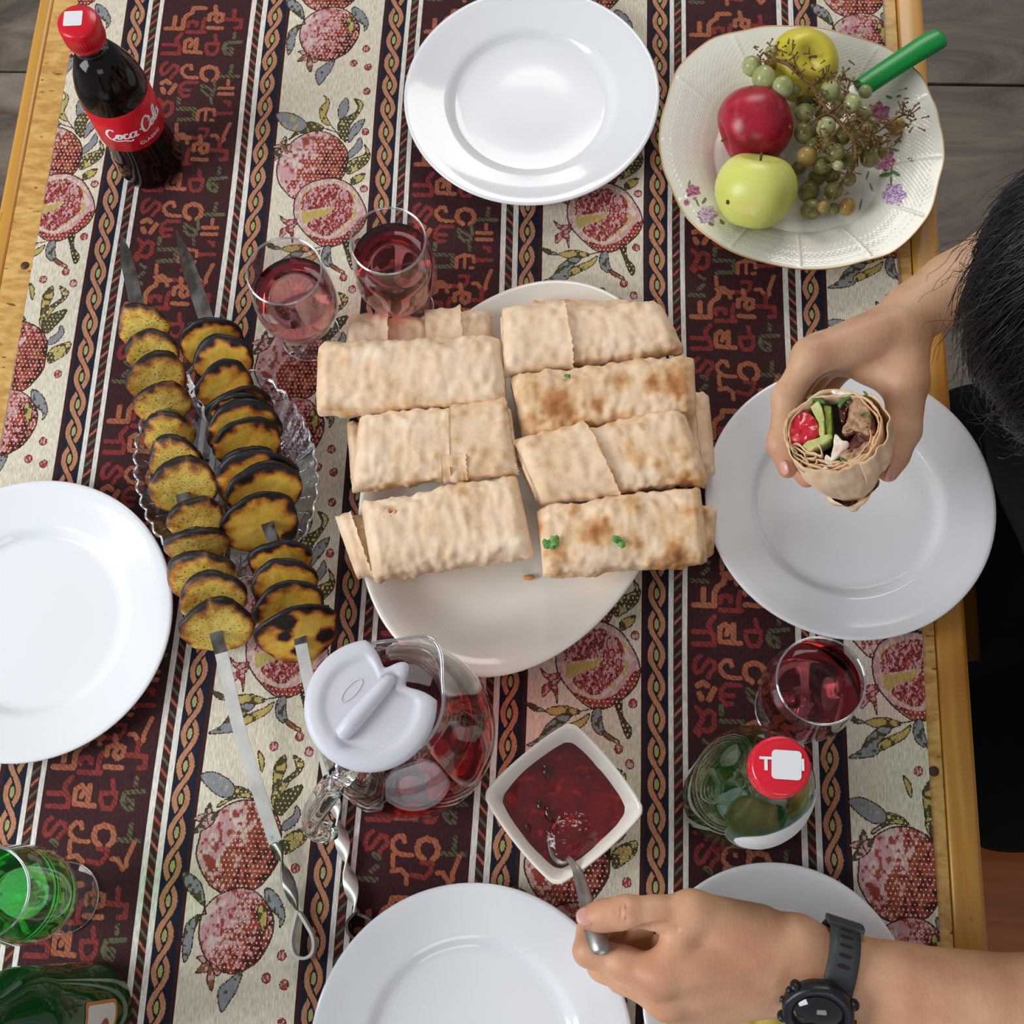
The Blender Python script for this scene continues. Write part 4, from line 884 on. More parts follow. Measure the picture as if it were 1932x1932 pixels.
kn = [W(418, 1232, .0355), W(450, 1370, .027), W(487, 1490, .018), W(520, 1590, .011)]
v, f = strip(smoothline(kn, 5), (0, 0, 1), .0105, .0017); mk('shank', v, f, SHINY, S1, sm=False)
P, U = twistpts(W(520, 1588, .011), W(562, 1722, .0085), .75, 36, 0); v, f = strip(P, U, .0100, .0017); mk('twist', v, f, IRON, S1)
lp = [W(563, 1718, .0075), W(556, 1745, .0075), W(551, 1775, .0075), W(557, 1801, .0075), W(575, 1808, .0075), W(591, 1797, .0075), W(592, 1770, .0075), W(578, 1742, .0075), W(566, 1722, .0075)]
P = smoothline(lp, 5); V, F = [], []
for i, p in enumerate(P):
    t = (P[min(i + 1, len(P) - 1)] - P[max(i - 1, 0)]).normalized(); s = t.cross(Vector((0, 0, 1))).normalized()
    for a, b in ((-1, -1), (1, -1), (1, 1), (-1, 1)): V.append(p + s * (a * .0011) + Vector((0, 0, b * .0065)))
for i in range(len(P) - 1):
    for k in range(4): F.append((i * 4 + k, i * 4 + (k + 1) % 4, i * 4 + 4 + (k + 1) % 4, i * 4 + 4 + k))
F += [(3, 2, 1, 0), tuple((len(P) - 1) * 4 + k for k in range(4))]
mk('loop', V, F, SHINY, S1, sm=False)
d1 = (s1_ - s0).normalized()
for i, (x, y, w_, h_) in enumerate([(200, 150, 270, 170), (243, 290, 270, 165), (268, 430, 315, 175), (290, 555, 285, 175), (325, 712, 275, 185), (360, 840, 265, 160), (405, 985, 335, 230), (455, 1165, 285, 165), (475, 1295, 325, 110), (500, 1450, 325, 190), (560, 1565, 335, 180), (575, 1715, 355, 210)]):
    slice_(S1, 200 + x / 2.76, 560 + y / 2.76, .042 - .0008 * i + .004, w_, h_, d1, POT1, i * 1.37 + 2, .48 + .08 * (i % 3))
S2 = thing('potato_skewer', tuple(W(470, 900, .01)), 'right metal skewer of black-rimmed charred potato slices, its handle passing under the jug', 'skewer', 'skewers of grilled potato slices')
tip, s0, sA, sB, s1_ = W(333, 435, .046), W(395, 620, .044), W(500, 975, .040), W(548, 1110, .037), W(568, 1215, .034)
v, f = strip([tip, tip.lerp(s0, .2), tip.lerp(s0, .3), s0, sA, sB, s1_], (0, 0, 1), [.0006, .0085, .0120, .0130, .0105, .0105, .0100], .0016); mk('blade', v, f, IRON, S2, sm=False)
v, f = strip(smoothline([W(566, 1205, .034), W(577, 1260, .028), W(592, 1330, .018), W(618, 1450, .0085), W(632, 1520, .0065)], 4), [Vector((0, 0, 1))] * 17, .0100, .0017); mk('shank', v, f, SHINY, S2, sm=False)
P, U = twistpts(W(632, 1518, .0065), W(672, 1722, .0065), 1.25, 56, .3); v, f = strip(P, U, .0115, .0016); mk('twist', v, f, SHINY, S2)
lp = [W(672, 1722, .0065), W(657, 1740, .0065), W(660, 1762, .0065), W(682, 1775, .0065), W(704, 1762, .0065), W(702, 1738, .0065), W(676, 1724, .0065)]
P = smoothline(lp, 5); V, F = [], []
for i, p in enumerate(P):
    t = (P[min(i + 1, len(P) - 1)] - P[max(i - 1, 0)]).normalized(); s = t.cross(Vector((0, 0, 1))).normalized()
    for a, b in ((-1, -1), (1, -1), (1, 1), (-1, 1)): V.append(p + s * (a * .0011) + Vector((0, 0, b * .0055)))
for i in range(len(P) - 1):
    for k in range(4): F.append((i * 4 + k, i * 4 + (k + 1) % 4, i * 4 + 4 + (k + 1) % 4, i * 4 + 4 + k))
F += [(3, 2, 1, 0), tuple((len(P) - 1) * 4 + k for k in range(4))]
mk('loop', V, F, IRON, S2, sm=False)
d2 = (s1_ - s0).normalized()
L2 = [(550, 235, 335, 175), (610, 335, 305, 200), (625, 475, 305, 200), (690, 585, 335, 130), (700, 622, 345, 130), (715, 690, 385, 170), (728, 775, 355, 190), (748, 868, 275, 140), (790, 950, 400, 190), (826, 1022, 395, 175), (795, 1180, 400, 285), (910, 1385, 315, 200), (930, 1490, 330, 190), (950, 1620, 350, 200), (1000, 1752, 400, 260)]
for i, (x, y, w_, h_) in enumerate(L2):
    slice_(S2, 200 + x / 2.76, 560 + y / 2.76, .046 - .0007 * i, w_, h_, d2, POT2, i * 1.71 + 1, .72 if i > 2 else .85, spots=((-.3, -.6, .35), (.55, .1, .35), (.1, .3, .3), (-.5, .2, .2)) if i == 14 else (((-.6, -.5, .2),) if i == 10 else ()))
# ================================================================ drinking glasses
def drink_mat(name, c, rough=.0, dens=None):
    if name in MATS: return MATS[name]
    m = bpy.data.materials.new(name); m.use_nodes = True; MATS[name] = m; b = m.node_tree.nodes['Principled BSDF']
    b.inputs['Base Color'].default_value = (1, 1, 1, 1); b.inputs['Roughness'].default_value = rough; b.inputs['Transmission Weight'].default_value = 1; b.inputs['IOR'].default_value = 1.33
    va = nd(m, 'ShaderNodeVolumeAbsorption'); va.inputs['Color'].default_value = (*lin(c), 1); va.inputs['Density'].default_value = dens
    m.node_tree.links.new(va.outputs[0], m.node_tree.nodes['Material Output'].inputs['Volume']); return m
RUBY = drink_mat('ruby_drink', (228, 104, 128), dens=26); RUBYD = drink_mat('deep_ruby_drink', (222, 78, 100), dens=28); GREEN = drink_mat('green_drink', (40, 236, 96), dens=30)
def goblet(base, label, m, level, hs=1., rs=1., foot=.0265):
    out = [(.0004, 0), (.020, 0), (foot - .0006, .0), (foot, .0009), (foot - .001, .0018), (.018, .0034), (.010, .0062), (.0062, .0105), (.0058, .015), (.0075, .0195), (.0130, .0235), (.0215, .0300), (.0290, .0400), (.0338, .0520), (.0354, .0640), (.0349, .0780), (.0334, .0950), (.0316, .1120), (.0312, .1168)]
    inn = [(.0306, .1178), (.0299, .1168), (.0303, .1120), (.0321, .0950), (.0336, .0780), (.0341, .0640), (.0325, .0525), (.0277, .0408), (.0204, .0314), (.0120, .0258), (.0004, .0240)]
    S = lambda P: [(r * rs if z > .02 else r, z * hs) for r, z in P]
    b = W(*base, 0); o = thing('goblet', b, label, 'glass', 'stemmed glasses of coloured drink')
    v, f = lathe(S(out + inn), 72); f.append(tuple(reversed(range(72)))); f.append(tuple(range((len(out + inn) - 1) * 72, len(out + inn) * 72))); mk('glass_body', v, f, BLOWN, o, world=False)
    def hoop(nm, r, z, w): v, f = tube([(r * math.cos(a), r * math.sin(a), z) for a in [2 * math.pi * i / 72 for i in range(72)]], w, 8, closed=True); mk(nm, v, f, RIMG, o, world=False)
    hoop('rim', .0306 * rs, .1174 * hs, .00095); hoop('foot_edge', foot - .0004, .0012, .0007)
    v, f = lathe([(.0052, .0105), (.0056, .015), (.0075, .0198), (.0100, .0218), (.0004, .0222)], 32); mk('stem', v, f, RIMG, o, world=False)
    # the drink touches the inner wall (a hair inside the glass)
    iw = sorted([(r, z) for r, z in inn if z < level], key=lambda q: q[1]); zz = level; rl = None
    for (ra, za), (rb, zb) in zip(inn[:-1], inn[1:]):
        if za >= level >= zb: rl = rb + (ra - rb) * (level - zb) / (za - zb)
    P = [(r + .00012, z - .0001) for r, z in iw] + [(rl + .00012, level), (rl * .6, level - .0002), (.0004, level - .0002)]
    P = S(P); v, f = lathe(P, 72); f.append(tuple(reversed(range(72)))); f.append(tuple(range((len(P) - 1) * 72, len(P) * 72))); mk('drink', v, f, m, o, world=False); return o
goblet((586, 632), 'stemmed glass of pink drink, left one of the pair above the wraps', RUBY, .080)
goblet((764, 584), 'stemmed glass of deep red drink, right one of the pair above the wraps', RUBYD, .092, 1.03)
goblet((1494, 1336), 'stemmed glass of red drink beside the red capped bottle on the right', RUBYD, .098, 1.02, 1.03, .030)
goblet((122, 1694), 'stemmed glass of bright green drink at the lower left edge', GREEN, .088, 1.26, 1.0, .0275)
# gilt lettering on the right glass
def letters(txt, size, mtx, m, parent, name, ext=.0001, font=None):
    cu = bpy.data.curves.new(name, 'FONT'); cu.body = txt; cu.size = size; cu.align_x = 'CENTER'; cu.align_y = 'CENTER'; cu.extrude = ext; cu.offset = size * .03 if size > .006 else 0
    t = bpy.data.objects.new('tmp', cu); C.objects.link(t); bpy.context.view_layer.update(); dg = bpy.context.evaluated_depsgraph_get(); me = bpy.data.meshes.new_from_object(t.evaluated_get(dg)); bpy.data.objects.remove(t)
    v = [mtx(p.co) for p in me.vertices]; f = [tuple(q.vertices) for q in me.polygons]; bpy.data.meshes.remove(me)
    return mk(name, v, f, m, parent, sm=False)
# ================================================================ bottles
def lathe_obj(name, P, m, parent, n=72, caps=True):
    v, f = lathe(P, n)
    if caps: f.append(tuple(reversed(range(n)))); f.append(tuple(range((len(P) - 1) * n, len(P) * n)))
    return mk(name, v, f, m, parent, world=False)
b = W(290, 312, 0); CB = thing('cola_bottle', b, 'plastic bottle of dark cola with red label and red cap standing at the upper left', 'bottle')
cp = [(.0004, .0012), (.020, .0), (.0265, .0012), (.0298, .006), (.0305, .014), (.0292, .024), (.0300, .034), (.0296, .044), (.0290, .054), (.0300, .064), (.0302, .066), (.0302, .117), (.0301, .120), (.0290, .130), (.0258, .142), (.0205, .155), (.0160, .165), (.0138, .171), (.0132, .176)]
lathe_obj('cola', [(r, z + .0002) for r, z in cp[:-2]] + [(.0004, .1700)], mat('cola_liquid', (16, 7, 6), .10, spec=.35), CB)
v, f = lathe([(.0110, .1702)] + cp[-2:] + [(.0150, .178), (.0150, .1795), (.0132, .180), (.0126, .196), (.0112, .196), (.0122, .176), (.0110, .1702)], 72); mk('bottle_neck', v, f, BLOWN, CB, world=False)
def ridged(t, r, z): return (r * (1 + (.022 * (1 if math.sin(t * 40) > 0 else 0) if r > .0158 and .182 < z < .198 else 0)), z)
P = [(.0155, .1835), (.0166, .184), (.0168, .199), (.0163, .2015), (.0150, .2030), (.0080, .2036), (.0004, .2037)]
REDCAP = mat('red_plastic', (206, 10, 34), .3, spec=.5, coat=.2)
v, f = lathe(P, 240, rad=ridged); f.append(tuple(range(1440, 1680))); mk('screw_cap', v, f, REDCAP, CB, world=False); v, f = lathe([(.0132, .1800), (.0160, .1802), (.0162, .1830), (.0155, .1834)], 48); mk('cap_ring', v, f, REDCAP, CB, world=False)
STK = 1
LR = .03055
def cyl(u, z, r=LR, ac=math.radians(-52)): return (r * math.cos(ac + u / LR), r * math.sin(ac + u / LR), z)
v, f = lathe([(LR - .0002, .0670), (LR, .0672), (LR, .1165), (LR - .0002, .1167)], 96); mk('label', v, f, mat('red_label', (200, 14, 34), .3, spec=.5), CB, world=False)
CB_ = CB
WH = mat('white_print', (236, 232, 232), .4)
def on_label(strokes, sc, u0, z0, m, name, parent, w, slant=.0):
    V, F = [], []
    for st in strokes:
        pts = smoothline([(x, y, 0) for x, y in st], 5); n = len(pts)
        for i in range(n):
            t = (pts[min(i + 1, n - 1)] - pts[max(i - 1, 0)]).normalized(); k = w * (.55 + .75 * abs(t.y)) * (.45 if i in (0, n - 1) else 1); nn = Vector((-t.y, t.x, 0)) * k
            for s in (-1, 1):
                p = pts[i] + nn * s; V.append(cyl(u0 + (p.x + p.y * slant) * sc, z0 + p.y * sc, LR + .00025))
        b0 = len(V) - 2 * n
        for i in range(n - 1): F.append((b0 + 2 * i, b0 + 2 * i + 1, b0 + 2 * i + 3, b0 + 2 * i + 2))
    return mk(name, V, F, m, parent, world=False)
# flowing script word, one stroke per letter
SCR = [[(12, 20), (7, 24), (1, 18), (-1, 8), (3, 0), (9, 1), (13, 6)], [(5, -1), (12, -4), (24, -3), (34, -6), (38, -4)],
       [(16, 3), (14, 8), (17, 12), (21, 10), (21, 4), (17, 1), (15, 5), (19, 11), (24, 10)], [(32, 10), (28, 12), (25, 7), (26, 2), (30, 1), (35, 5)],
       [(43, 10), (39, 12), (35, 8), (35, 2), (39, 1), (43, 6), (45, 12), (43, 5), (44, 1), (48, 3)], [(50, 10), (54, 11)],
       [(70, 22), (64, 28), (57, 20), (56, 8), (60, 0), (67, 2), (70, 7)], [(70, 22), (72, 17), (68, 14)], [(73, 3), (71, 8), (74, 12), (78, 10), (78, 4), (74, 1), (72, 5), (76, 11), (81, 10)],
       [(82, 6), (87, 16), (88, 26), (84, 27), (82, 18), (82, 6), (84, 1), (87, 3)], [(96, 10), (92, 12), (88, 8), (88, 2), (92, 1), (96, 6), (98, 12), (96, 5), (97, 1), (101, 3)]]
on_label(SCR, .00058, -.030, .0860, WH, 'script_lettering', CB, 1.55, .12)
letters('CLASSIC', .0046, lambda p: Vector(cyl(p.x * 1.3 + .006, .0752 + p.y, LR + .0004 + p.z)) + Vector(CB.location), WH, CB, 'small_lettering')
# green glass bottle with the red cap
b = W(1388, 1508, 0); GB = thing('lemonade_bottle', b, 'half empty pale green glass bottle with red metal cap near the right glass', 'bottle')
GG = thin_glass('pale_green_glass', (.80, .90, .82), 1.5, 1.3)
gp = [(.0004, .004), (.030, .0035), (.036, 0), (.040, .001), (.0425, .006), (.0432, .02), (.0432, .085), (.0428, .100), (.041, .115), (.0365, .132), (.029, .148), (.0225, .160), (.0185, .172), (.0170, .184), (.0172, .192), (.0185, .194), (.0185, .198), (.0165, .200), (.0165, .212)]
gi = [(.0145, .212), (.0148, .186), (.0162, .172), (.0200, .160), (.0265, .147), (.0340, .131), (.0388, .114), (.0404, .099), (.0408, .085), (.0408, .02), (.0395, .010), (.035, .007), (.0004, .0065)]
lathe_obj('bottle_wall', gp + gi, GG, GB)
P = [(.0004, .0064), (.0351, .0069), (.0396, .0099), (.0409, .02), (.0409, .056), (.0004, .056)]
lathe_obj('drink', P, mat('bottle_green_drink', (12, 92, 40), .06, trans=.45, ior=1.1), GB)
P = [(.0172, .2015), (.0194, .202), (.0197, .2035), (.0190, .2045), (.0192, .2125), (.0188, .2155), (.0172, .2172), (.0160, .2168), (.0150, .2172), (.0004, .2176)]
lathe_obj('screw_cap', P, mat('red_metal_cap', (214, 12, 40), .24, spec=.6, coat=.5), GB)
def rsticker(cx, cy, z, w, h, cr, ang, parent, o=(0, 0, 0)):
    P = []
    for x, y, q in ((w / 2 - cr, h / 2 - cr, 0), (-w / 2 + cr, h / 2 - cr, 1), (-w / 2 + cr, -h / 2 + cr, 2), (w / 2 - cr, -h / 2 + cr, 3)):
        for i in range(7): t = (q + i / 6) * math.pi / 2; P.append((x + cr * math.cos(t), y + cr * math.sin(t)))
    n = len(P); R2 = lambda p: (cx + p[0] * math.cos(ang) - p[1] * math.sin(ang), cy + p[0] * math.sin(ang) + p[1] * math.cos(ang)); V = [(*R2(p), z) for p in P] + [(*R2(p), z + .0003) for p in P]
    return mk('sticker', V, [tuple(reversed(range(n))), tuple(range(n, 2 * n))] + [(i, (i + 1) % n, (i + 1) % n + n, i + n) for i in range(n)], MATS['white_paper'], parent, sm=False, world=False)
mat('white_paper', (226, 226, 228), .6)
rsticker(-.003, .001, .2038, .0150, .0140, .0012, .07, CB)
rsticker(.0032, .0005, .2178, .0186, .0182, .0026, -.03, GB)
letters('T', .0115, lambda p: (b.x + p.x * 1.1 - .0096, b.y + p.y + .0005, b.z + .2178 + p.z), WH, GB, 'cap_lettering', .0002)
letters('I', .0100, lambda p: (b.x + p.x + .0134, b.y + p.y + .0005, b.z + .2178 + p.z), WH, GB, 'cap_lettering', .0002)
# rounded shoulder label on the near side
V, F = [], []; NUu, NVv = 26, 12
def gprof(z):
    for (ra, za), (rb, zb) in zip(gp[4:], gp[5:]):
        if za <= z <= zb: return ra + (rb - ra) * (z - za) / max(zb - za, 1e-6)
    return .02
for lay in (0, 1):
    for i in range(NUu + 1):
        a = -1 + 2 * i / NUu
        for j in range(NVv + 1):
            k = j / NVv; hw_ = math.sqrt(max(.02, 1 - a * a)); z = .112 + (2 * k - 1) * hw_ * .024; t = math.radians(-58) + a * .95; r = gprof(z) + .0008 - lay * .0004; V.append((r * math.cos(t), r * math.sin(t), z))
M1 = (NUu + 1) * (NVv + 1)
for i in range(NUu):
    for j in range(NVv): q = (i * (NVv + 1) + j, (i + 1) * (NVv + 1) + j, (i + 1) * (NVv + 1) + j + 1, i * (NVv + 1) + j + 1); F.append(q); F.append(tuple(x + M1 for x in reversed(q)))
mk('paper_label', V, F, MATS['white_paper'], GB, world=False)
# dark green bottle cut by the lower left corner
b = W(168, 1906, 0); DBt = thing('green_bottle', b, 'dark green glass bottle at the bottom left corner with an orange framed label', 'bottle')
DG = mat('dark_green_glass', (16, 74, 28), .06, trans=.35, ior=1.3)
dp = [(.0004, .006), (.026, .005), (.030, 0), (.034, .002), (.0352, .008), (.0355, .03), (.0355, .135), (.034, .150), (.028, .168), (.020, .186), (.0155, .205), (.0135, .235), (.0135, .262), (.0145, .263), (.0145, .268), (.0130, .270)]
di = [(.0105, .270), (.0108, .235), (.0130, .205), (.0172, .186), (.025, .167), (.0312, .149), (.0328, .134), (.0328, .03), (.032, .012), (.026, .009), (.0004, .0095)]
lathe_obj('bottle_wall', dp + di, DG, DBt)
P = [(.0004, .0094), (.0261, .0089), (.0321, .0119), (.0329, .03), (.0329, .12), (.0004, .12)]
lathe_obj('drink', P, mat('amber_green', (24, 50, 20), .1), DBt)
def patch(a0, a1, z0, z1, r, m, name, parent, cr=.004, n=20):
    V, F = [], []; P = []
    w = (a1 - a0) * r; h = z1 - z0
    for cx, cy, s in ((w - cr, h - cr, 0), (cr, h - cr, 1), (cr, cr, 2), (w - cr, cr, 3)):
        for i in range(6): t = (s + i / 5) * math.pi / 2; P.append((cx + cr * math.cos(t), cy + cr * math.sin(t)))
    NC = 24
    def pt(x, y, rr): t = a0 + x / r; return (rr * math.cos(t), rr * math.sin(t), z0 + y)
    for i in range(NC + 1):
        x = w * i / NC; ins = cr - math.sqrt(max(0, cr * cr - max(0, cr - min(x, w - x)) ** 2))
        V += [pt(x, ins, r), pt(x, h - ins, r)]
    for i in range(NC): F.append((2 * i, 2 * i + 2, 2 * i + 3, 2 * i + 1))
    return mk(name, V, F, m, parent, world=False)
patch(math.radians(-62), math.radians(20), .042, .108, .0359, mat('orange_print', (186, 112, 52), .4), 'label', DBt)
patch(math.radians(-59), math.radians(16), .047, .104, .0361, mat('label_paper', (206, 206, 200), .5), 'label_face', DBt)
v, f = lathe([(.0364, .125), (.0366, .128), (.0352, .140), (.0348, .1402)], 72); mk('neck_band', v, f, MATS['label_paper'], DBt, world=False) if False else None
V, F = [], []
for i in range(25):
    t = math.radians(-14) + 0.5 * (i / 24 - .5); zc = .055; w_ = .010 * math.sin(math.pi * i / 24) ** .5
    V += [(.0363 * math.cos(t), .0363 * math.sin(t), zc - w_ + .012), (.0363 * math.cos(t), .0363 * math.sin(t), zc + w_ + .012)]
mk('red_emblem', V, [(2 * i, 2 * i + 2, 2 * i + 3, 2 * i + 1) for i in range(24)], mat('red_print', (160, 40, 40), .4), DBt, world=False)
# ================================================================ round jug
jc = W(768, 1378, .065); jx, jy = jc.x, jc.y
J = thing('glass_jug', (jx, jy, Z0), 'round glass jug of red compote with berries and a white lid', 'jug')
tilt_sp = math.radians(52)          # direction of the spout
def jrad(t, r, z):
    k = max(0, (z - .165) / .035) if z > .165 else 0
    d = math.atan2(math.sin(t - tilt_sp), math.cos(t - tilt_sp)); s = math.exp(-(d / .38) ** 2)
    return (r * (1 + .30 * k * s), z + .006 * k * s)
jo = [(.0004, .003), (.040, .003), (.043, 0), (.047, .001), (.053, .008), (.0615, .028), (.0665, .050), (.0672, .066), (.0640, .086), (.0565, .106), (.0470, .126), (.0400, .146), (.0378, .162), (.0385, .180), (.0400, .194), (.0402, .198)]
ji = [(.0385, .1995), (.0374, .196), (.0360, .180), (.0353, .162), (.0374, .146), (.0443, .127), (.0540, .106), (.0614, .086), (.0646, .066), (.0640, .051), (.0590, .030), (.0505, .012), (.044, .0065), (.0004, .006)]
v, f = lathe(jo + ji, 96, rad=jrad); f.append(tuple(reversed(range(96)))); f.append(tuple(range(96 * 29, 96 * 30))); mk('jug_body', v, f, BLOWN, J, world=False)
V0 = [jrad(a, .0392, .1990) + (a,) for a in [2 * math.pi * i / 96 for i in range(96)]]; v, f = tube([(r * math.cos(a), r * math.sin(a), z) for r, z, a in V0], .0013, 8, closed=True); mk('rim', v, f, RIMG, J, world=False)
V0 = [jrad(a, .0378, .1840) + (a,) for a in [2 * math.pi * i / 96 for i in range(96)]]; v, f = tube([(r * math.cos(a), r * math.sin(a), z) for r, z, a in V0], .0007, 8, closed=True); mk('moulded_ring', v, f, RIMG, J, world=False)
P = [(.0004, .0059), (.0441, .0064), (.0507, .0119), (.0592, .030), (.0642, .051), (.0648, .066), (.0616, .086), (.0542, .106), (.0487, .1175), (.0004, .1172)]
lathe_obj('compote', P, drink_mat('compote_red', (232, 92, 104), dens=22), J, 96)
hp = [W(672, 1432, .190), W(645, 1462, .193), W(614, 1500, .180), W(592, 1536, .150), W(588, 1562, .115), W(602, 1574, .088), W(622, 1566, .075)]
v, f = tube(smoothline(hp, 6), [.0075, .0085, .0088, .0085, .0075, .0070, .0085], 20, flat=.8, upv=(.6, .6, .5)); mk('handle', v, f, GLASS, J)
LID = mat('frosted_plastic', (226, 226, 234), .38, spec=.4, trans=.22, sss=.15, sssr=(.01, .01, .01))
lc = W(699, 1330, .200); V, F = [], []; NT = 120
def lrad(t, k):
    d = math.degrees(math.atan2(math.sin(t - tilt_sp), math.cos(t - tilt_sp)))
    r = .0438
    # wavy cut-away above the spout
    if abs(d) < 46: r = .0438 - .0135 * (1 - (abs(d) / 46) ** 4) + .006 * math.cos(math.radians(d * 7.8)) * (1 - (abs(d) / 46) ** 2)
    return r * k
prof = [(.001, .0030), (.35, .0030), (.62, .0030), (.70, .0032), (.74, .0050), (.80, .0054), (.93, .0048), (.985, .0030), (1.0, .0010), (1.0, -.0030), (.97, -.0034), (.965, .0006), (.93, .0026), (.80, .0034), (.70, .0012), (.35, .0010), (.001, .0010)]
for k, z in prof:
    for i in range(NT): t = 2 * math.pi * i / NT; r = lrad(t, k); V.append((lc.x + r * math.cos(t), lc.y + r * math.sin(t), lc.z + z))
for j in range(len(prof) - 1):
    for i in range(NT): F.append((j * NT + i, (j + 1) * NT + i, (j + 1) * NT + (i + 1) % NT, j * NT + (i + 1) % NT))
ld = mk('lid', V, F, LID, J)
tg = lc + Vector((0, 0, .006)); dv = Vector((math.cos(tilt_sp), math.sin(tilt_sp), 0))
v, f = tube([tg - dv * .029, tg - dv * .027, tg - dv * .015, tg, tg + dv * .012, tg + dv * .021, tg + dv * .0235], [.0012, .0052, .0060, .0056, .0050, .0042, .001], 18, flat=1.15, upv=(0, 0, 1)); mk('grip', v, f, LID, ld)
on_lid = lambda p: (lc.x + (p.x * .62 - p.y * .78) * 1 - .0125, lc.y + (p.x * .78 + p.y * .62) + .0085, lc.z + .0034 + p.z)
v, f = tube([(lc.x - .0125 + (.0095 * math.cos(a) * .62 - .0035 * math.sin(a) * .78), lc.y + .0085 + (.0095 * math.cos(a) * .78 + .0035 * math.sin(a) * .62), lc.z + .0033) for a in [i * math.pi / 16 for i in range(32)]], .0003, 6, closed=True); mk('embossed_oval', v, f, mat('frosted_emboss', (206, 206, 216), .3), ld)
BER = mat('berry', (190, 10, 26), .25, spec=.5, col2=(150, 6, 20), scale=60)
bl = [(1350, 512, 52), (1400, 592, 50), (1432, 672, 60), (1352, 772, 62), (1255, 752, 56), (1232, 826, 50), (1350, 866, 38), (1262, 930, 62), (1160, 962, 58), (1040, 972, 56), (1310, 690, 44), (900, 905, 54), (1395, 740, 48), (1190, 800, 46), (1120, 880, 48), (980, 900, 44), (1300, 580, 46), (1440, 760, 44), (1220, 700, 42), (1290, 830, 40), (1090, 930, 42)]
bproto = None
for i, (x, y, s) in enumerate(bl):
    p = W(380 + x / 2.842, 1150 + y / 2.842, .012); dx, dy = p.x - jx, p.y - jy; q = math.hypot(dx, dy); kk = min(1, .040 / max(q, 1e-6))
    if bproto is None:
        v, f = ball((0, 0, 0), .0062, 14, 10, (1, 1, 1.35)); o = mk('berry', v, f, BER, world=False); bproto = o
    else:
        o = bproto.copy(); C.objects.link(o)
    o.scale = [s / 56] * 3; o.rotation_euler = (1.3, 0, R_.uniform(0, 6.3)); o.location = (jx + dx * kk, jy + dy * kk, Z0 + .0140 + .006 * (i % 3) + (.010 if s > 55 else 0))
    tag(o, 'red oval berry floating in the compote at the bottom of the jug', 'berry', 'berries in the jug')
# ================================================================ sauce bowl
bc = (.0008, .0915)
def brad(t, r, z):
    p = 1.16 + max(0, .5 - z * 10) * .3; a = abs(math.cos(t + .06)); b_ = abs(math.sin(t + .06)); k = 1 / ((a + 1e-4) ** p + (b_ + 1e-4) ** p) ** (1 / p)
    # soften the points a little
    return (r * min(k, .955 + .02 * k), z + .004 * (k - .8) * (z / .045))
SB = thing('sauce_bowl', (*bc, Z0), 'square white bowl of dark red tomato sauce set cornerwise below the platter', 'bowl')
P = [(.0004, .002), (.030, .002), (.031, 0), (.034, 0), (.036, .003), (.044, .018), (.0535, .035), (.0598, .0458), (.0612, .0478), (.0610, .0492), (.0595, .0496), (.0572, .0482), (.052, .040), (.044, .026), (.036, .010), (.028, .006), (.0004, .0055)]
v, f = lathe(P, 128, rad=brad); f.append(tuple(reversed(range(128)))); f.append(tuple(range(128 * 16, 128 * 17))); mk('bowl_body', v, f, PORC2, SB, world=False)
SA = mat('tomato_sauce', (112, 16, 14), .16, spec=.6, col2=(84, 8, 10), scale=50, col3=(150, 30, 20), s3=90, mix3=(.58, .7), coat=.3, bump=.35, bscale=160, bdist=.0015, sss=.1)
V, F = [], []; NR_, NT = 40, 96
sp = W(1080, 1592, .036)
for i in range(NR_ + 1):
    for j in range(NT):
        t = 2 * math.pi * j / NT; s = i / NR_; r, z = brad(t, .0485, .0358); x, y = s * r * math.cos(t), s * r * math.sin(t)
        wx, wy = x + bc[0], y + bc[1]; d = math.hypot(wx - sp.x, wy - sp.y - .004)
        h = .0350 + .0016 * mn.noise(Vector((wx * 55, wy * 55, 0))) + .0007 * mn.noise(Vector((wx * 160, wy * 160, 2))) - .001 * s ** 6
        if d < .020: h += .0055 * (1 - (d / .020) ** 2) + .0013 * mn.noise(Vector((wx * 330, wy * 330, 1)))
        V.append((x, y, h))
for i in range(NR_):
    for j in range(NT): F.append((i * NT + j, (i + 1) * NT + j, (i + 1) * NT + (j + 1) % NT, i * NT + (j + 1) % NT))
so = mk('sauce', V, F, SA, SB, world=False); so['kind'] = 'stuff'
for x, y, l in ((1035, 1535, .006), (1018, 1520, .0045), (1030, 1455, .006), (995, 1560, .0035), (1056, 1570, .004)):
    p = W(x, y, .0372); v, f = ball((0, 0, 0), l, 12, 8, (1, .45, .3)); a = R_.uniform(-1.2, -.6); q = Matrix.Rotation(a, 3, 'Z'); mk('herb_piece', [tuple(q @ Vector(c_) + p) for c_ in v], f, mat('dark_herb', (58, 16, 10), .12, coat=.6), SB)
SP = thing('teaspoon', tuple(W(1100, 1680, .05)), 'small steel teaspoon held between thumb and finger, its bowl in the sauce', 'spoon')
hpts = [W(1070, 1618, .040), W(1084, 1634, .047), W(1092, 1652, .052), W(1105, 1700, .074), W(1118, 1746, .0872), W(1129, 1776, .0935), W(1137, 1800, .0968)]
v, f = strip(smoothline(hpts, 4), (0, -.25, 1), [.0044, .0044, .0046, .005, .0054, .0060, .0066, .0074, .0080, .0086, .0092, .0098, .0104, .0110, .0118, .0126, .0132, .0138, .0142, .0144, .0144, .0140, .0130, .0106, .005], .0013); mk('spoon_handle', v, f, STEEL, SP)
q = hpts[0]; V, F = [], []
for i in range(15):
    for j in range(20):
        s = i / 14; t = 2 * math.pi * j / 20; x, y = .0105 * s * math.cos(t), .0165 * s * math.sin(t); V.append(q + Vector((x - .004, y + .011, -.0068 + .0035 * s * s)))
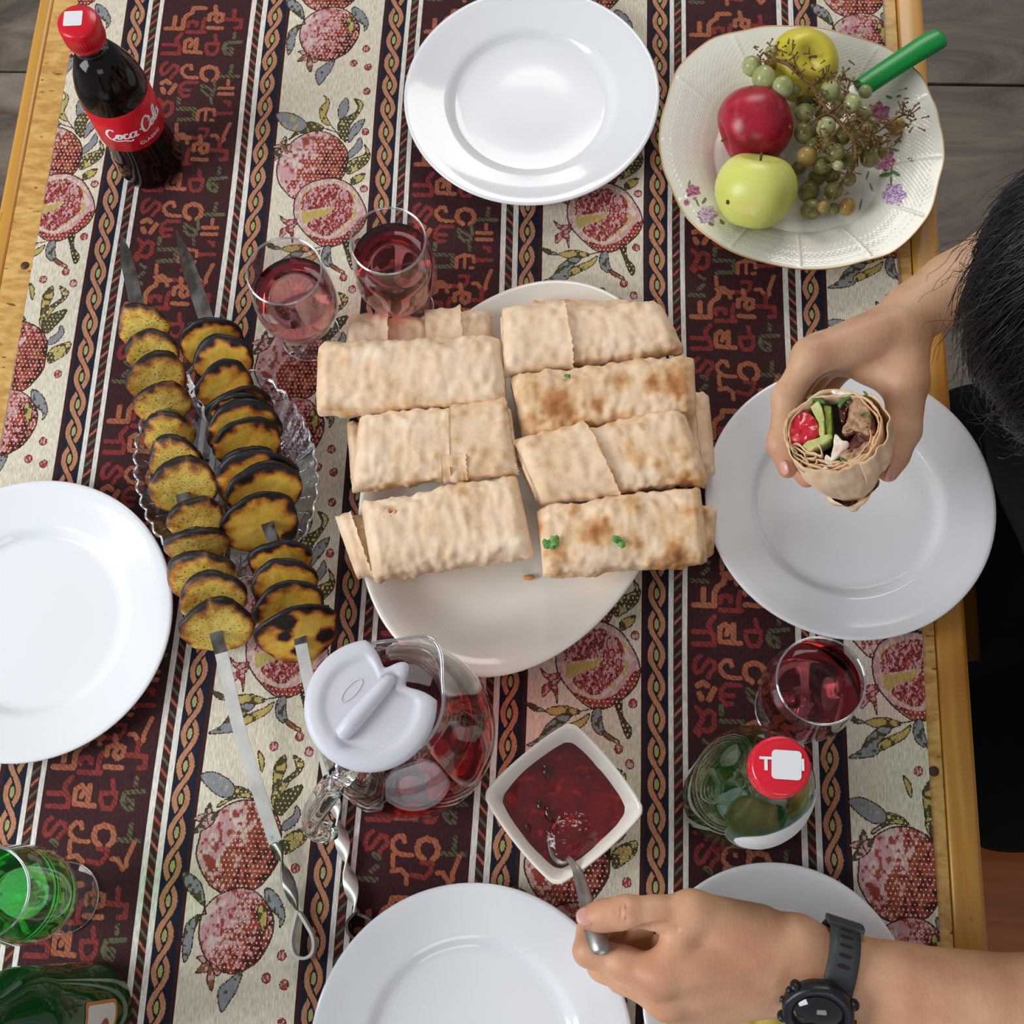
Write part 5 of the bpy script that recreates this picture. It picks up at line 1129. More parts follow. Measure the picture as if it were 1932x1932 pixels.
for i in range(14):
    for j in range(20): F.append((i * 20 + j, (i + 1) * 20 + j, (i + 1) * 20 + (j + 1) % 20, i * 20 + (j + 1) % 20))
o = mk('spoon_bowl', V, F, STEEL, SP); md = o.modifiers.new('s', 'SOLIDIFY'); md.thickness = .0008
# yellow food on the lower right plate
V, F = ball((0, 0, 0), .028, 48, 32, (1.25, .9, .75)); c = W(1410, 1925, .020)
V = [Vector(p) for p in V]; V = [c + p * (1 + .12 * mn.noise(p * 90) + .05 * mn.noise(p * 260)) for p in V]; V = [Vector((p.x, p.y, max(p.z, Z0 + .0048))) for p in V]
tag(recenter(mk('cheesy_mash', V, F, mat('yellow_food', (238, 216, 120), .4, col2=(224, 190, 84), scale=120, spec=.5, sss=.1, col3=(246, 234, 170), s3=60))), 'mound of yellow food on the plate under the watch hand', 'food')
# ================================================================ people: bodies grown as one smooth surface
def surfnet(prims, res, k=.006, cuts=(), kc=.0025, detail=None):
    """prims: ('c', a, b, ra, rb[, squash vec, factor]) tapered capsules or ('e', centre, radii, matrix); smooth union, then naive surface nets"""
    lo = np.full(3, 1e9); hi = -lo
    for p in prims:
        if p[0] == 'c':
            for q, r in ((p[1], p[3]), (p[2], p[4])): lo = np.minimum(lo, np.array(q) - r * 1.15 - 3 * res); hi = np.maximum(hi, np.array(q) + r * 1.15 + 3 * res)
        else:
            r = max(p[2]); lo = np.minimum(lo, np.array(p[1]) - r - 3 * res); hi = np.maximum(hi, np.array(p[1]) + r + 3 * res)
    n = np.ceil((hi - lo) / res).astype(int) + 1
    ax = [lo[i] + np.arange(n[i]) * res for i in range(3)]
    D = np.full(n, .05, np.float32)
    def ev(p, X, Y, Z):
        if p[0] == 'c':
            a, b = np.array(p[1], float), np.array(p[2], float); d = b - a; L2 = max(d @ d, 1e-12)
            dx, dy, dz = X - a[0], Y - a[1], Z - a[2]; t = np.clip((dx * d[0] + dy * d[1] + dz * d[2]) / L2, 0, 1)
            qx, qy, qz = dx - t * d[0], dy - t * d[1], dz - t * d[2]; r = p[3] + (p[4] - p[3]) * t
            if len(p) > 5:     # flatten along a direction
                s = np.array(p[5], float); s /= np.linalg.norm(s); w = (qx * s[0] + qy * s[1] + qz * s[2]) * (1 / p[6] - 1); qx = qx + w * s[0]; qy = qy + w * s[1]; qz = qz + w * s[2]
            return np.sqrt(qx * qx + qy * qy + qz * qz) - r
        c = np.array(p[1], float); M = p[3] if len(p) > 3 else np.eye(3)
        d = np.stack((X - c[0] + 0 * Y + 0 * Z, Y - c[1] + 0 * X + 0 * Z, Z - c[2] + 0 * X + 0 * Y), -1) @ np.array(M)
        q = d / np.array(p[2]); l = np.sqrt((q * q).sum(-1)) + 1e-9; return (l - 1) * l / (np.sqrt(((q / np.array(p[2])) ** 2).sum(-1)) + 1e-9)
    def win(p, pad):
        if p[0] == 'c': a = np.minimum(np.array(p[1]) - p[3], np.array(p[2]) - p[4]) - pad; b = np.maximum(np.array(p[1]) + p[3], np.array(p[2]) + p[4]) + pad
        else: r = max(p[2]); a = np.array(p[1]) - r - pad; b = np.array(p[1]) + r + pad
        i0 = np.clip(np.floor((a - lo) / res).astype(int), 0, n - 1); i1 = np.clip(np.ceil((b - lo) / res).astype(int) + 1, 1, n); return i0, i1
    for p in prims:
        kk = k; i0, i1 = win(p, .02); sl = tuple(slice(i0[i], i1[i]) for i in range(3))
        X = ax[0][sl[0]][:, None, None]; Y = ax[1][sl[1]][None, :, None]; Z = ax[2][sl[2]][None, None, :]
        d = ev(p, X, Y, Z).astype(np.float32); o = D[sl]; h = np.clip(.5 + .5 * (o - d) / kk, 0, 1); D[sl] = o * (1 - h) + d * h - kk * h * (1 - h)
    for p in cuts:
        i0, i1 = win(p, .012); sl = tuple(slice(i0[i], i1[i]) for i in range(3))
        X = ax[0][sl[0]][:, None, None]; Y = ax[1][sl[1]][None, :, None]; Z = ax[2][sl[2]][None, None, :]
        d = -ev(p, X, Y, Z).astype(np.float32); o = D[sl]; h = np.clip(.5 - .5 * (o - d) / kc, 0, 1); D[sl] = o * (1 - h) + d * h + kc * h * (1 - h)
    ins = D < 0; c = ins[:-1, :-1, :-1].astype(np.int8)
    for s in ((1, 0, 0), (0, 1, 0), (0, 0, 1), (1, 1, 0), (1, 0, 1), (0, 1, 1), (1, 1, 1)):
        c = c + ins[s[0]:n[0] - 1 + s[0], s[1]:n[1] - 1 + s[1], s[2]:n[2] - 1 + s[2]]
    act = (c > 0) & (c < 8); idx = -np.ones(act.shape, int); cells = np.argwhere(act); idx[act] = np.arange(len(cells))
    acc = np.zeros((len(cells), 3)); cnt = np.zeros(len(cells))
    cor = [(a, b, d) for a in (0, 1) for b in (0, 1) for d in (0, 1)]
    val = {q: D[cells[:, 0] + q[0], cells[:, 1] + q[1], cells[:, 2] + q[2]] for q in cor}
    for q in cor:
        for k_ in range(3):
            if q[k_] == 0:
                r = list(q); r[k_] = 1; r = tuple(r); a, b = val[q], val[r]; m = (a < 0) != (b < 0); t = np.where(m, a / np.where(m, a - b, 1), 0)
                pos = np.array(q, float) + np.zeros((len(cells), 3)); pos[:, k_] += t; acc[m] += pos[m]; cnt[m] += 1
    V = lo + (cells + acc / cnt[:, None]) * res
    F = []
    for k_ in range(3):
        sh = [0, 0, 0]; sh[k_] = 1; u, v = [(1, 2), (2, 0), (0, 1)][k_]
        a = ins[:n[0] - sh[0], :n[1] - sh[1], :n[2] - sh[2]]; b = ins[sh[0]:, sh[1]:, sh[2]:]; e = np.argwhere(a != b)
        e = e[(e[:, u] > 0) & (e[:, v] > 0)]
        def g(du, dv): q = e.copy(); q[:, u] += du; q[:, v] += dv; q = np.minimum(q, np.array(idx.shape) - 1); return idx[q[:, 0], q[:, 1], q[:, 2]]
        q = np.stack((g(-1, -1), g(0, -1), g(0, 0), g(-1, 0)), 1); inn = a[e[:, 0], e[:, 1], e[:, 2]]; q[~inn] = q[~inn][:, ::-1]; F.append(q[(q >= 0).all(1)])
    F = np.concatenate(F)
    # relax the stair steps a little
    for _ in range(2):
        s = np.zeros_like(V); m = np.zeros(len(V))
        for a, b in ((0, 1), (1, 2), (2, 3), (3, 0)):
            np.add.at(s, F[:, a], V[F[:, b]]); np.add.at(m, F[:, a], 1); np.add.at(s, F[:, b], V[F[:, a]]); np.add.at(m, F[:, b], 1)
        V = V * .45 + (s / np.maximum(m, 1)[:, None]) * .55
    return V, F
def npmesh(name, V, F, m, parent):
    o0 = np.array(parent_origin(parent)) if parent else np.zeros(3)
    me = bpy.data.meshes.new(name); me.vertices.add(len(V)); me.vertices.foreach_set('co', (V - o0).ravel()); nf = len(F)
    me.loops.add(nf * 4); me.loops.foreach_set('vertex_index', F.ravel()); me.polygons.add(nf); me.polygons.foreach_set('loop_start', np.arange(nf) * 4); me.polygons.foreach_set('loop_total', np.full(nf, 4)); me.update(); me.validate()
    me.materials.append(m); smooth(me); o = bpy.data.objects.new(name, me); C.objects.link(o)
    if parent: o.parent = parent
    return o
def skin_mat(name, c1, c2, c3):
    m = bpy.data.materials.new(name); m.use_nodes = True; MATS[name] = m; L = m.node_tree.links.new; b = m.node_tree.nodes['Principled BSDF']; tc = nd(m, 'ShaderNodeTexCoord')
    n = nd(m, 'ShaderNodeTexNoise'); n.inputs['Scale'].default_value = 28; n.inputs['Detail'].default_value = 5; L(tc.outputs['Object'], n.inputs['Vector'])
    r = nd(m, 'ShaderNodeValToRGB'); L(n.outputs['Fac'], r.inputs[0]); e = r.color_ramp.elements; e[0].position = .3; e[0].color = (*lin(c2), 1); e[1].position = .65; e[1].color = (*lin(c1), 1)
    a = nd(m, 'ShaderNodeAttribute', attribute_name='flush'); x = nd(m, 'ShaderNodeMix', data_type='RGBA'); L(a.outputs['Fac'], x.inputs[0]); L(r.outputs[0], x.inputs[6]); x.inputs[7].default_value = (*lin(c3), 1); L(x.outputs[2], b.inputs['Base Color'])
    b.inputs['Roughness'].default_value = .48; b.inputs['Specular IOR Level'].default_value = .4; b.inputs['Subsurface Weight'].default_value = .18; b.inputs['Subsurface Radius'].default_value = (.010, .0035, .0018); b.inputs['Subsurface Scale'].default_value = 1
    n1 = nd(m, 'ShaderNodeTexVoronoi'); n1.inputs['Scale'].default_value = 900; L(tc.outputs['Object'], n1.inputs['Vector'])
    n2 = nd(m, 'ShaderNodeTexNoise'); n2.inputs['Scale'].default_value = 150; n2.inputs['Detail'].default_value = 4; mp = nd(m, 'ShaderNodeMapping'); mp.inputs['Scale'].default_value = (2.2, .7, 1); L(tc.outputs['Object'], mp.inputs[0]); L(mp.outputs[0], n2.inputs['Vector'])
    b1 = nd(m, 'ShaderNodeBump'); b1.inputs['Strength'].default_value = .10; b1.inputs['Distance'].default_value = .0004; L(n1.outputs['Distance'], b1.inputs['Height'])
    b2 = nd(m, 'ShaderNodeBump'); b2.inputs['Strength'].default_value = .30; b2.inputs['Distance'].default_value = .0007; L(n2.outputs['Fac'], b2.inputs['Height']); L(b1.outputs[0], b2.inputs['Normal']); L(b2.outputs[0], b.inputs['Normal'])
    return m
def flush(o, spots):
    me = o.data; n = len(me.vertices); a = np.empty(n * 3); me.vertices.foreach_get('co', a); a = a.reshape(-1, 3) + np.array(parent_origin(o.parent)); f = np.zeros(n)
    for p, r, k in spots: f = np.maximum(f, k * np.exp(-((a - np.array(p)) ** 2).sum(1) / r ** 2))
    setattr_f(o, 'flush', f)
SKIN1 = skin_mat('skin_warm', (214, 164, 128), (192, 138, 104), (172, 92, 78))
SKIN2 = skin_mat('skin_light', (206, 164, 130), (188, 142, 108), (190, 110, 96))
NAIL1 = mat('nail', (212, 156, 142), .25, spec=.5, sss=.2, sssr=(.004, .002, .001))
def pc(P, rs, flat=None):
    """chain of tapered capsules through P"""
    return [('c', P[i], P[i + 1], rs[i], rs[i + 1]) + (flat if flat else ()) for i in range(len(P) - 1)]
def nail(c, d, n, w, l, parent, m=NAIL1):
    """fingernail plate at c, along the finger direction d, facing n"""
    d = Vector(d).normalized(); n = Vector(n); n = (n - d * n.dot(d)).normalized(); s = d.cross(n); V, F = [], []
    for i in range(9):
        for j in range(9):
            a, b = -1 + i / 4, -1 + j / 4; q = 1 - .55 * max(0, abs(b)) ** 3
            V.append(Vector(c) + d * (b * l / 2) + s * (a * w / 2 * q) + n * (-.0016 * a * a - .0006 * b * b))
    for i in range(8):
        for j in range(8): F.append((i * 9 + j, (i + 1) * 9 + j, (i + 1) * 9 + j + 1, i * 9 + j + 1))
    o = mk('fingernail', V, F, m, parent); md = o.modifiers.new('s', 'SOLIDIFY'); md.thickness = .0006; return o
# ---------------------------------------------------------------- the hand with the watch
PW = thing('person', tuple(W(2100, 1900, -.05)), 'person with a black sports watch reaching in at lower right, holding the teaspoon', 'person')
wr, fa1, fa2 = W(1530, 1826, .074), W(1700, 1882, .072), W(1960, 1925, .070)
elb = W(2160, 1960, .062)
mcpI, mcpM, mcpR, mcpP = W(1245, 1842, .090), W(1262, 1884, .074), W(1296, 1905, .056), W(1330, 1905, .038)
pr = []
pr += [('c', elb, fa2, .044, .043), ('c', fa2, fa1, .043, .036), ('c', fa1, wr, .036, .0300, (-.1, .3, 1), .86)]
for q, r0, r1 in ((mcpI, .0250, .0150), (mcpM, .0255, .0155), (mcpR, .0245, .0150), (mcpP, .022, .0140)):
    off = {id(mcpI): W(1498, 1790, .078), id(mcpM): W(1500, 1815, .074), id(mcpR): W(1502, 1835, .068), id(mcpP): W(1505, 1845, .062)}[id(q)]
    pr.append(('c', off, q, r0, r1))
pr.append(('e', (W(1385, 1810, .078)), (.046, .030, .017), Matrix.Rotation(math.radians(-20), 3, 'Z') @ Matrix.Rotation(math.radians(28), 3, 'X')))
# index finger: out to its middle joint, then folded back beneath the spoon handle
I1, I2, I3 = W(1112, 1794, .0795), W(1114, 1756, .072), W(1168, 1744, .064)
pr += pc([mcpI, mcpI.lerp(I1, .5), I1], [.0140, .0108, .0106]); pr += pc([I1, I2, I3], [.0104, .0086, .0072])
M1, M2, M3 = W(1138, 1822, .060), W(1150, 1770, .050), W(1215, 1760, .048)
pr += pc([mcpM, M1], [.0140, .0104]); pr += pc([M1, M2, M3], [.0102, .0088, .0074])
R1, R2, R3 = W(1172, 1845, .044), W(1190, 1790, .034), W(1250, 1780, .034); pr += pc([mcpR, R1], [.0132, .0098]); pr += pc([R1, R2, R3], [.0096, .0084, .0072])
L1, L2_, L3 = W(1215, 1860, .029), W(1235, 1805, .022), W(1290, 1795, .024); pr += pc([mcpP, L1], [.0118, .0086]); pr += pc([L1, L2_, L3], [.0084, .0074, .0064])
# thumb: leaves the side of the palm and lies over the handle
T0, T1, T2, T3 = W(1430, 1762, .078), W(1305, 1722, .093), W(1182, 1722, .098), W(1108, 1732, .094)
pr += pc([T0, T1], [.0210, .0150]); pr += pc([T1, T1.lerp(T2, .55), T2], [.0140, .0108, .0112]); pr += pc([T2, T2.lerp(T3, .6), T3], [.0110, .0098, .0078])
pr.append(('c', T1, mcpI, .0120, .0110))       # web between thumb and finger
cuts = []
# knuckle creases on the thumb joint
for dx, dd in ((-9, .0), (0, .0003), (8, .0001)):
    a, b = W(1172 + dx, 1702, .1085), W(1174 + dx, 1742, .1085); cuts.append(('c', a + Vector((0, 0, .0008 - dd)), b + Vector((0, 0, .0004 - dd)), .0007, .0007))
cuts.append(('c', W(1278, 1752, .1055), W(1240, 1758, .104), .0022, .0008))
cuts.append(('c', W(1262, 1748, .106), W(1190, 1750, .098), .0030, .0042))
V, F = surfnet(pr, .00165, .0075, cuts, .0016)
hb = npmesh('arm_and_hand', V, F, SKIN1, PW)
flush(hb, [(W(1232, 1852, .105), .016, .28), (W(1410, 1772, .10), .02, .28), (T3, .013, .45), (I1, .012, .3), (W(1360, 1840, .10), .02, .22), (W(1178, 1722, .11), .009, .3)])
nail(W(1106, 1727, .1022), T3 - T2, (-.15, .3, 1), .0132, .0148, PW)
# the watch
WT = thing('wristwatch', tuple(W(1560, 1830, .06)), 'black sports watch with a perforated grey strap on the wrist', 'watch')
axw = (fa1 - wr).normalized(); cw = W(1566, 1838, .0735); un = Vector((0, 0, 1)); un = (un - axw * un.dot(axw)).normalized(); vn = axw.cross(un).normalized()
if vn.y > 0: vn = -vn
STRAP = mat('strap_rubber', (58, 62, 64), .5, spec=.4, bump=.1, bscale=600, bdist=.0002); BLK = mat('black_resin', (20, 23, 28), .35, spec=.5); SCRN = mat('dark_screen', (8, 10, 12), .08, spec=.6, coat=.6)
def ringpt(a, r, s): return cw + vn * (math.cos(a) * r * 1.03) + un * (math.sin(a) * r * .93) + axw * s
NA = 96; V, F = [], []; prof = [(-.0108, .0338), (-.0104, .0354), (-.006, .0362), (.006, .0362), (.0104, .0354), (.0108, .0338), (.006, .0334), (-.006, .0334)]
for i in range(NA):
    a = 2 * math.pi * i / NA
    for s, r in prof: V.append(ringpt(a, r, s))
for i in range(NA):
    for j in range(8): F.append((i * 8 + j, i * 8 + (j + 1) % 8, ((i + 1) % NA) * 8 + (j + 1) % 8, ((i + 1) % NA) * 8 + j))
mk('strap', V, F, STRAP, WT)
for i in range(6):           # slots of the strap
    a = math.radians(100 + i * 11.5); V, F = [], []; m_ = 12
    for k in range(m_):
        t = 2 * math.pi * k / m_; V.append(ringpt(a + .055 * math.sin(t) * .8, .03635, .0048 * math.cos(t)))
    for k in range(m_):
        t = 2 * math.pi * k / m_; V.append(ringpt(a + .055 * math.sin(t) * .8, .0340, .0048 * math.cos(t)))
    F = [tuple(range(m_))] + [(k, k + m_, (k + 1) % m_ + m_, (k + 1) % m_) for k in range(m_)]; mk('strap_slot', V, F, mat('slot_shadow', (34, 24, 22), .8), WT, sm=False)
# keeper loop at the far side
V, F = [], []
for i in range(9):
    a = math.radians(150 + i * 3.2)
    for s, r in ((-.0128, .0352), (-.0128, .0384), (.0128, .0384), (.0128, .0352)): V.append(ringpt(a, r, s))
for i in range(8):
    for j in range(4): F.append((i * 4 + j, i * 4 + (j + 1) % 4, (i + 1) * 4 + (j + 1) % 4, (i + 1) * 4 + j))
F += [(3, 2, 1, 0), (32, 33, 34, 35)]; mk('strap_keeper', V, F, STRAP, WT, sm=False)
ca = math.radians(50); cn = (vn * math.cos(ca) * 1.0 + un * math.sin(ca)).normalized(); cc = cw - axw * .009 + vn * (math.cos(ca) * .0368) + un * (math.sin(ca) * .0336); qm = Matrix((axw, cn.cross(axw), cn)).transposed()
def case_lathe(name, P, m, parent, rad=None, n=72):
    v, f = lathe(P, n, rad=rad); f.append(tuple(reversed(range(n)))); f.append(tuple(range((len(P) - 1) * n, len(P) * n))); return mk(name, [tuple(cc + qm @ Vector(p)) for p in v], f, m, parent)
case_lathe('watch_case', [(.0004, -.004), (.019, -.004), (.0228, -.001), (.0238, .004), (.0236, .0085), (.0222, .0105), (.0190, .0110), (.0178, .0100), (.0004, .0100)], BLK, WT, rad=lambda t, r, z: (r * (1 + (.045 * max(0, math.cos(4 * t + .2)) ** 3 if r > .02 else 0)), z))
case_lathe('screen', [(.0004, .0101), (.0170, .0101), (.0170, .0105), (.0004, .0106)], SCRN, WT)
for t, s in ((math.radians(35), 1), (math.radians(145), 1), (math.radians(215), 1), (math.radians(325), 1)):
    p = cc + qm @ Vector((.0245 * math.cos(t), .0245 * math.sin(t), .0035)); v, f = ball((0, 0, 0), .0040, 12, 8, (1.0, .8, 1.3)); mk('lug', [tuple(p + qm @ Vector(x)) for x in v], f, BLK, WT)
for t in (math.radians(180), math.radians(0), math.radians(158)):
    p0 = cc + qm @ Vector((.0225 * math.cos(t), .0225 * math.sin(t), .004)); p1 = cc + qm @ Vector((.0262 * math.cos(t), .0262 * math.sin(t), .004)); v, f = tube([p0, p1], .0022, 12); mk('button', v, f, BLK, WT)
# ---------------------------------------------------------------- the person holding the cut wrap
PH = thing('person', tuple(W(2080, 560, -.28)), 'dark haired person in black clothes at the right, holding a cut wrap', 'person')
w2, f2a, f2b = W(1722, 590, .150), W(1800, 545, .150), W(1990, 440, .140); e2 = W(2230, 330, .12)
pr = [('c', e2, f2b, .040, .036), ('c', f2b, f2a, .036, .0265), ('c', f2a, w2, .0265, .0235)]
kI, kM, kR, kP = W(1530, 672, .160), W(1546, 664, .138), W(1568, 668, .116), W(1596, 680, .096)
for q, o_, r0, r1 in ((kI, W(1690, 622, .156), .020, .0135), (kM, W(1692, 618, .146), .021, .0140), (kR, W(1698, 620, .136), .020, .0130), (kP, W(1706, 626, .126), .018, .0120)): pr.append(('c', o_, q, r0, r1))
pr.append(('e', W(1628, 655, .142), (.036, .018, .032), Matrix.Rotation(math.radians(18), 3, 'Z')))
for k_, P3, rr in ((kI, (W(1484, 748, .150), W(1472, 838, .144), W(1486, 884, .139)), (.0128, .0098, .0088, .0074)), (kM, (W(1492, 752, .126), W(1484, 852, .118), W(1522, 902, .112)), (.0130, .0100, .0090, .0076)),
                   (kR, (W(1506, 762, .102), W(1502, 860, .094), W(1556, 906, .090)), (.0120, .0094, .0084, .0072)), (kP, (W(1530, 770, .080), W(1536, 860, .074), W(1590, 896, .074)), (.0105, .0084, .0074, .0064))):
    pr += pc([k_] + list(P3), rr)
t0, t1, t2, t3 = W(1706, 640, .150), W(1708, 722, .146), W(1706, 812, .140), W(1676, 890, .130)
pr += pc([t0, t1], [.0200, .0165]); pr += pc([t1, t1.lerp(t2, .55), t2], [.0150, .0122, .0118]); pr += pc([t2, t2.lerp(t3, .6), t3], [.0112, .0098, .0080])
pr += [('c', W(1640, 690, .140), t1, .0150, .0140)]
V, F = surfnet(pr, .0018, .008); o = npmesh('arm_and_hand', V, F, SKIN2, PH)
flush(o, [(W(1560, 660, .17), .014, .3), (t3, .014, .6), (W(1486, 890, .139), .012, .6), (W(1522, 902, .112), .012, .7), (W(1640, 640, .16), .02, .2)])
nail(W(1684, 894, .136), t3 - t2, (.9, -.5, .6), .012, .013, PH); nail(W(1476, 884, .146), W(1486, 890, .139) - W(1472, 838, .144), (-1, -.2, .5), .010, .011, PH)
# head seen from above and behind, face turned down to the wrap
hc = W(2142, 552, .29); SK = []
SK = [('e', hc, (.080, .088, .094)), ('e', hc + Vector((-.012, -.02, -.035)), (.064, .066, .085)), ('c', hc + Vector((.02, .015, -.08)), hc + Vector((.06, .02, -.19)), .052, .056)]
fd = Vector((-.72, -.30, -.62)).normalized(); rt = fd.cross(Vector((0, 0, 1))).normalized(); dn = fd.cross(rt).normalized()
if dn.z > 0: dn = -dn
SK += [('c', hc + fd * .082 - dn * .002, hc + fd * .100 + dn * .022, .006, .010), ('e', hc + fd * .062 + dn * .062, (.030, .030, .026)), ('c', hc + fd * .078 + dn * .044 - rt * .016, hc + fd * .078 + dn * .044 + rt * .016, .0055, .0055)]
for s in (-1, 1): SK += [('c', hc + rt * s * .078 + dn * .0, hc + rt * s * .080 + dn * .03, .012, .008)]
V, F = surfnet(SK, .004, .012); head = npmesh('head', V, F, SKIN2, PH)
flush(head, [(hc + fd * .085 + dn * .044, .018, .8)])
for s in (-1, 1):
    c = hc + fd * .077 + dn * .004 + rt * s * .031; v, f = ball(c, .0115, 16, 10); e_ = mk('eye', v, f, mat('eye_white', (225, 222, 218), .15), PH); v, f = ball(c + fd * .0068, .0062, 12, 8); mk('iris', v, f, mat('iris_brown', (46, 26, 16), .1), e_)
    v, f = tube([c + rt * s * -.014 - dn * .014 + fd * .006, c - dn * .018 + fd * .008, c + rt * s * .015 - dn * .012], [.002, .003, .001], 6); mk('eyebrow', v, f, mat('brow_hair', (22, 18, 18), .7), PH)
# hair: a thick cap and thousands of strands falling over the brow
HAIR = mat('black_hair', (16, 16, 20), .34, spec=.6, coat=.2)
def scalp(az, el, k=1.): return hc + Vector((math.cos(az) * math.cos(el) * .090 * k, math.sin(az) * math.cos(el) * .098 * k, math.sin(el) * .103 * k))
V, F = surfnet([('e', hc + Vector((.004, .003, .007)), (.086, .094, .094)), ('c', hc + Vector((.03, .03, -.02)), hc + Vector((.06, .05, -.10)), .075, .070), ('e', hc + Vector((-.016, -.024, .000)), (.070, .074, .084))], .004, .01); npmesh('hair_cap', V, F, mat('hair_under', (12, 12, 15), .9, spec=.1), PH)
def strands(n, sd, name, azr=(.35, 1.75), elr=(-.15, 1.5), lr=(.03, .085), kr=(.97, 1.03)):
    rr = random.Random(sd); V, F = [], []
    for i in range(n):
        az = rr.uniform(math.pi * azr[0], math.pi * azr[1]); el = rr.uniform(*elr) if rr.random() < .75 or elr[1] < 1 else rr.uniform(.8, 1.5); p = scalp(az, el, rr.uniform(*kr)); crown = hc + Vector((.035, .03, .085))
        out = (p - hc).normalized(); d = (p - crown); d = (d - out * d.dot(out)); d = d.normalized() if d.length > 1e-4 else Vector((-1, 0, 0)); L_ = rr.uniform(*lr); stray = rr.random() < .08
        v_ = d + Vector((rr.gauss(0, .12), rr.gauss(0, .12), rr.gauss(0, .08))); q = p.copy(); pts = []; cl = .35 * math.sin(az * 9 + el * 5)
        for s in range(8):
            pts.append(q.copy()); o_ = (q - hc).normalized(); v_ = v_ - o_ * (v_.dot(o_)) * .75 + Vector((0, 0, -.10)) + d.cross(o_) * cl * .16 + (Vector((rr.gauss(0, .2), rr.gauss(0, .2), rr.gauss(0, .1))) if stray else Vector((0, 0, 0))) + o_ * (.16 if stray else .03)
            v_.normalize(); q = q + v_ * L_ / 7
        w = .00055 if not stray else .0003
        b = len(V)
        for s, t in enumerate(pts):
            o_ = (t - hc).normalized(); k = (pts[min(s + 1, 7)] - pts[max(s - 1, 0)]).cross(o_).normalized() * (w * (1 - (s / 7.5) ** 2)); V += [t - k, t + o_ * w * .9, t + k]
        for s in range(7):
            for a, c_ in ((0, 1), (1, 2), (2, 0)): F.append((b + s * 3 + a, b + s * 3 + 3 + a, b + s * 3 + 3 + c_, b + s * 3 + c_))
    o = mk(name, V, F, HAIR, PH); o['kind'] = 'stuff'; return o
strands(8500, 5, 'hair'); strands(5000, 9, 'fringe', (.9, 1.85), (-.35, .95), (.05, .11), (.99, 1.07))
# black sweater and trousers
CLO = mat('black_cloth', (14, 15, 18), .95, spec=.15, bump=.3, bscale=120, bdist=.002)
seat = Vector((.66, .345, Z0 - .26))
tor = [('c', hc + Vector((.10, .0, -.24)), seat + Vector((.06, .02, .08)), .115, .150), ('c', hc + Vector((.08, .17, -.24)), hc + Vector((.08, -.17, -.24)), .07, .07), ('c', hc + Vector((.08, .17, -.24)), e2 + Vector((.03, .05, .02)), .060, .055), ('c', e2 + Vector((.03, .05, .02)), e2 + Vector((-.01, .0, 0)), .055, .050), ('c', hc + Vector((.08, -.17, -.24)), seat + Vector((.05, -.16, .16)), .060, .055), ('c', seat + Vector((.05, -.16, .16)), seat + Vector((-.05, -.08, .10)), .05, .045),
       ('e', hc + Vector((.05, .01, -.17)), (.06, .07, .03))]
V, F = surfnet(tor, .008, .03); npmesh('sweater', V, F, CLO, PH)
tr_ = [('c', seat + Vector((.05, .12, -.02)), seat + Vector((-.22, .15, -.01)), .105, .088), ('c', seat + Vector((.05, -.12, -.02)), seat + Vector((-.22, -.165, -.01)), .105, .090), ('c', seat + Vector((.05, -.10, -.02)), seat + Vector((.05, .08, -.02)), .11, .11), ('c', seat + Vector((-.15, -.06, -.05)), seat + Vector((-.15, .06, -.05)), .07, .07),
       ('c', seat + Vector((-.22, .13, -.02)), seat + Vector((-.20, .13, -.38)), .072, .05), ('c', seat + Vector((-.24, -.14, -.02)), seat + Vector((-.21, -.15, -.38)), .072, .05)]
V, F = surfnet(tr_, .008, .03); npmesh('trousers', V, F, CLO, PH)
for s in (.13, -.145):
    v, f = box(-.10, .07, -.042, .042, 0, .07, .028); mk('shoe', [(p[0] + seat.x - .22, p[1] + seat.y + s, p[2]) for p in v], f, mat('black_shoe', (18, 18, 20), .6), PH)
# chairs
CHW = wood('chair_wood', (176, 102, 54), (148, 78, 40), (96, 48, 26), 0, .4, 6.); CHY = wood('yellow_wood', (196, 150, 50), (170, 122, 36), (110, 70, 24), 1, .4, 6.)
def chair(c, label, m, w=.42, d=.42, face=-1):
    o = thing('dining_chair', (c[0], c[1], 0), label, 'chair', 'wooden dining chairs'); x, y, h = c[0], c[1], c[2]
    mk('seat', *box(x - d / 2, x + d / 2, y - w / 2, y + w / 2, h - .028, h, .008), m, o)
    for sx in (-1, 1):
        for sy in (-1, 1): mk('leg', *box(x + sx * (d / 2 - .03) - .019, x + sx * (d / 2 - .03) + .019, y + sy * (w / 2 - .03) - .019, y + sy * (w / 2 - .03) + .019, 0, (h - .028) if sx < 0 else .88, .004), m, o)
    for z in (.56, .68, .80): mk('back_slat', *box(x + d / 2 - .04, x + d / 2 - .022, y - w / 2 + .049, y + w / 2 - .049, z, z + .06, .004), m, o)
chair((.61, .385, .385), 'yellow varnished chair mostly hidden under the person in black', CHY, .46, .46)
p = W(1925, 1760, -.30); chair((p.x + .135, p.y - .13, .45), 'dark reddish wooden chair at the right of the table near the watch arm', CHW, .50, .42)
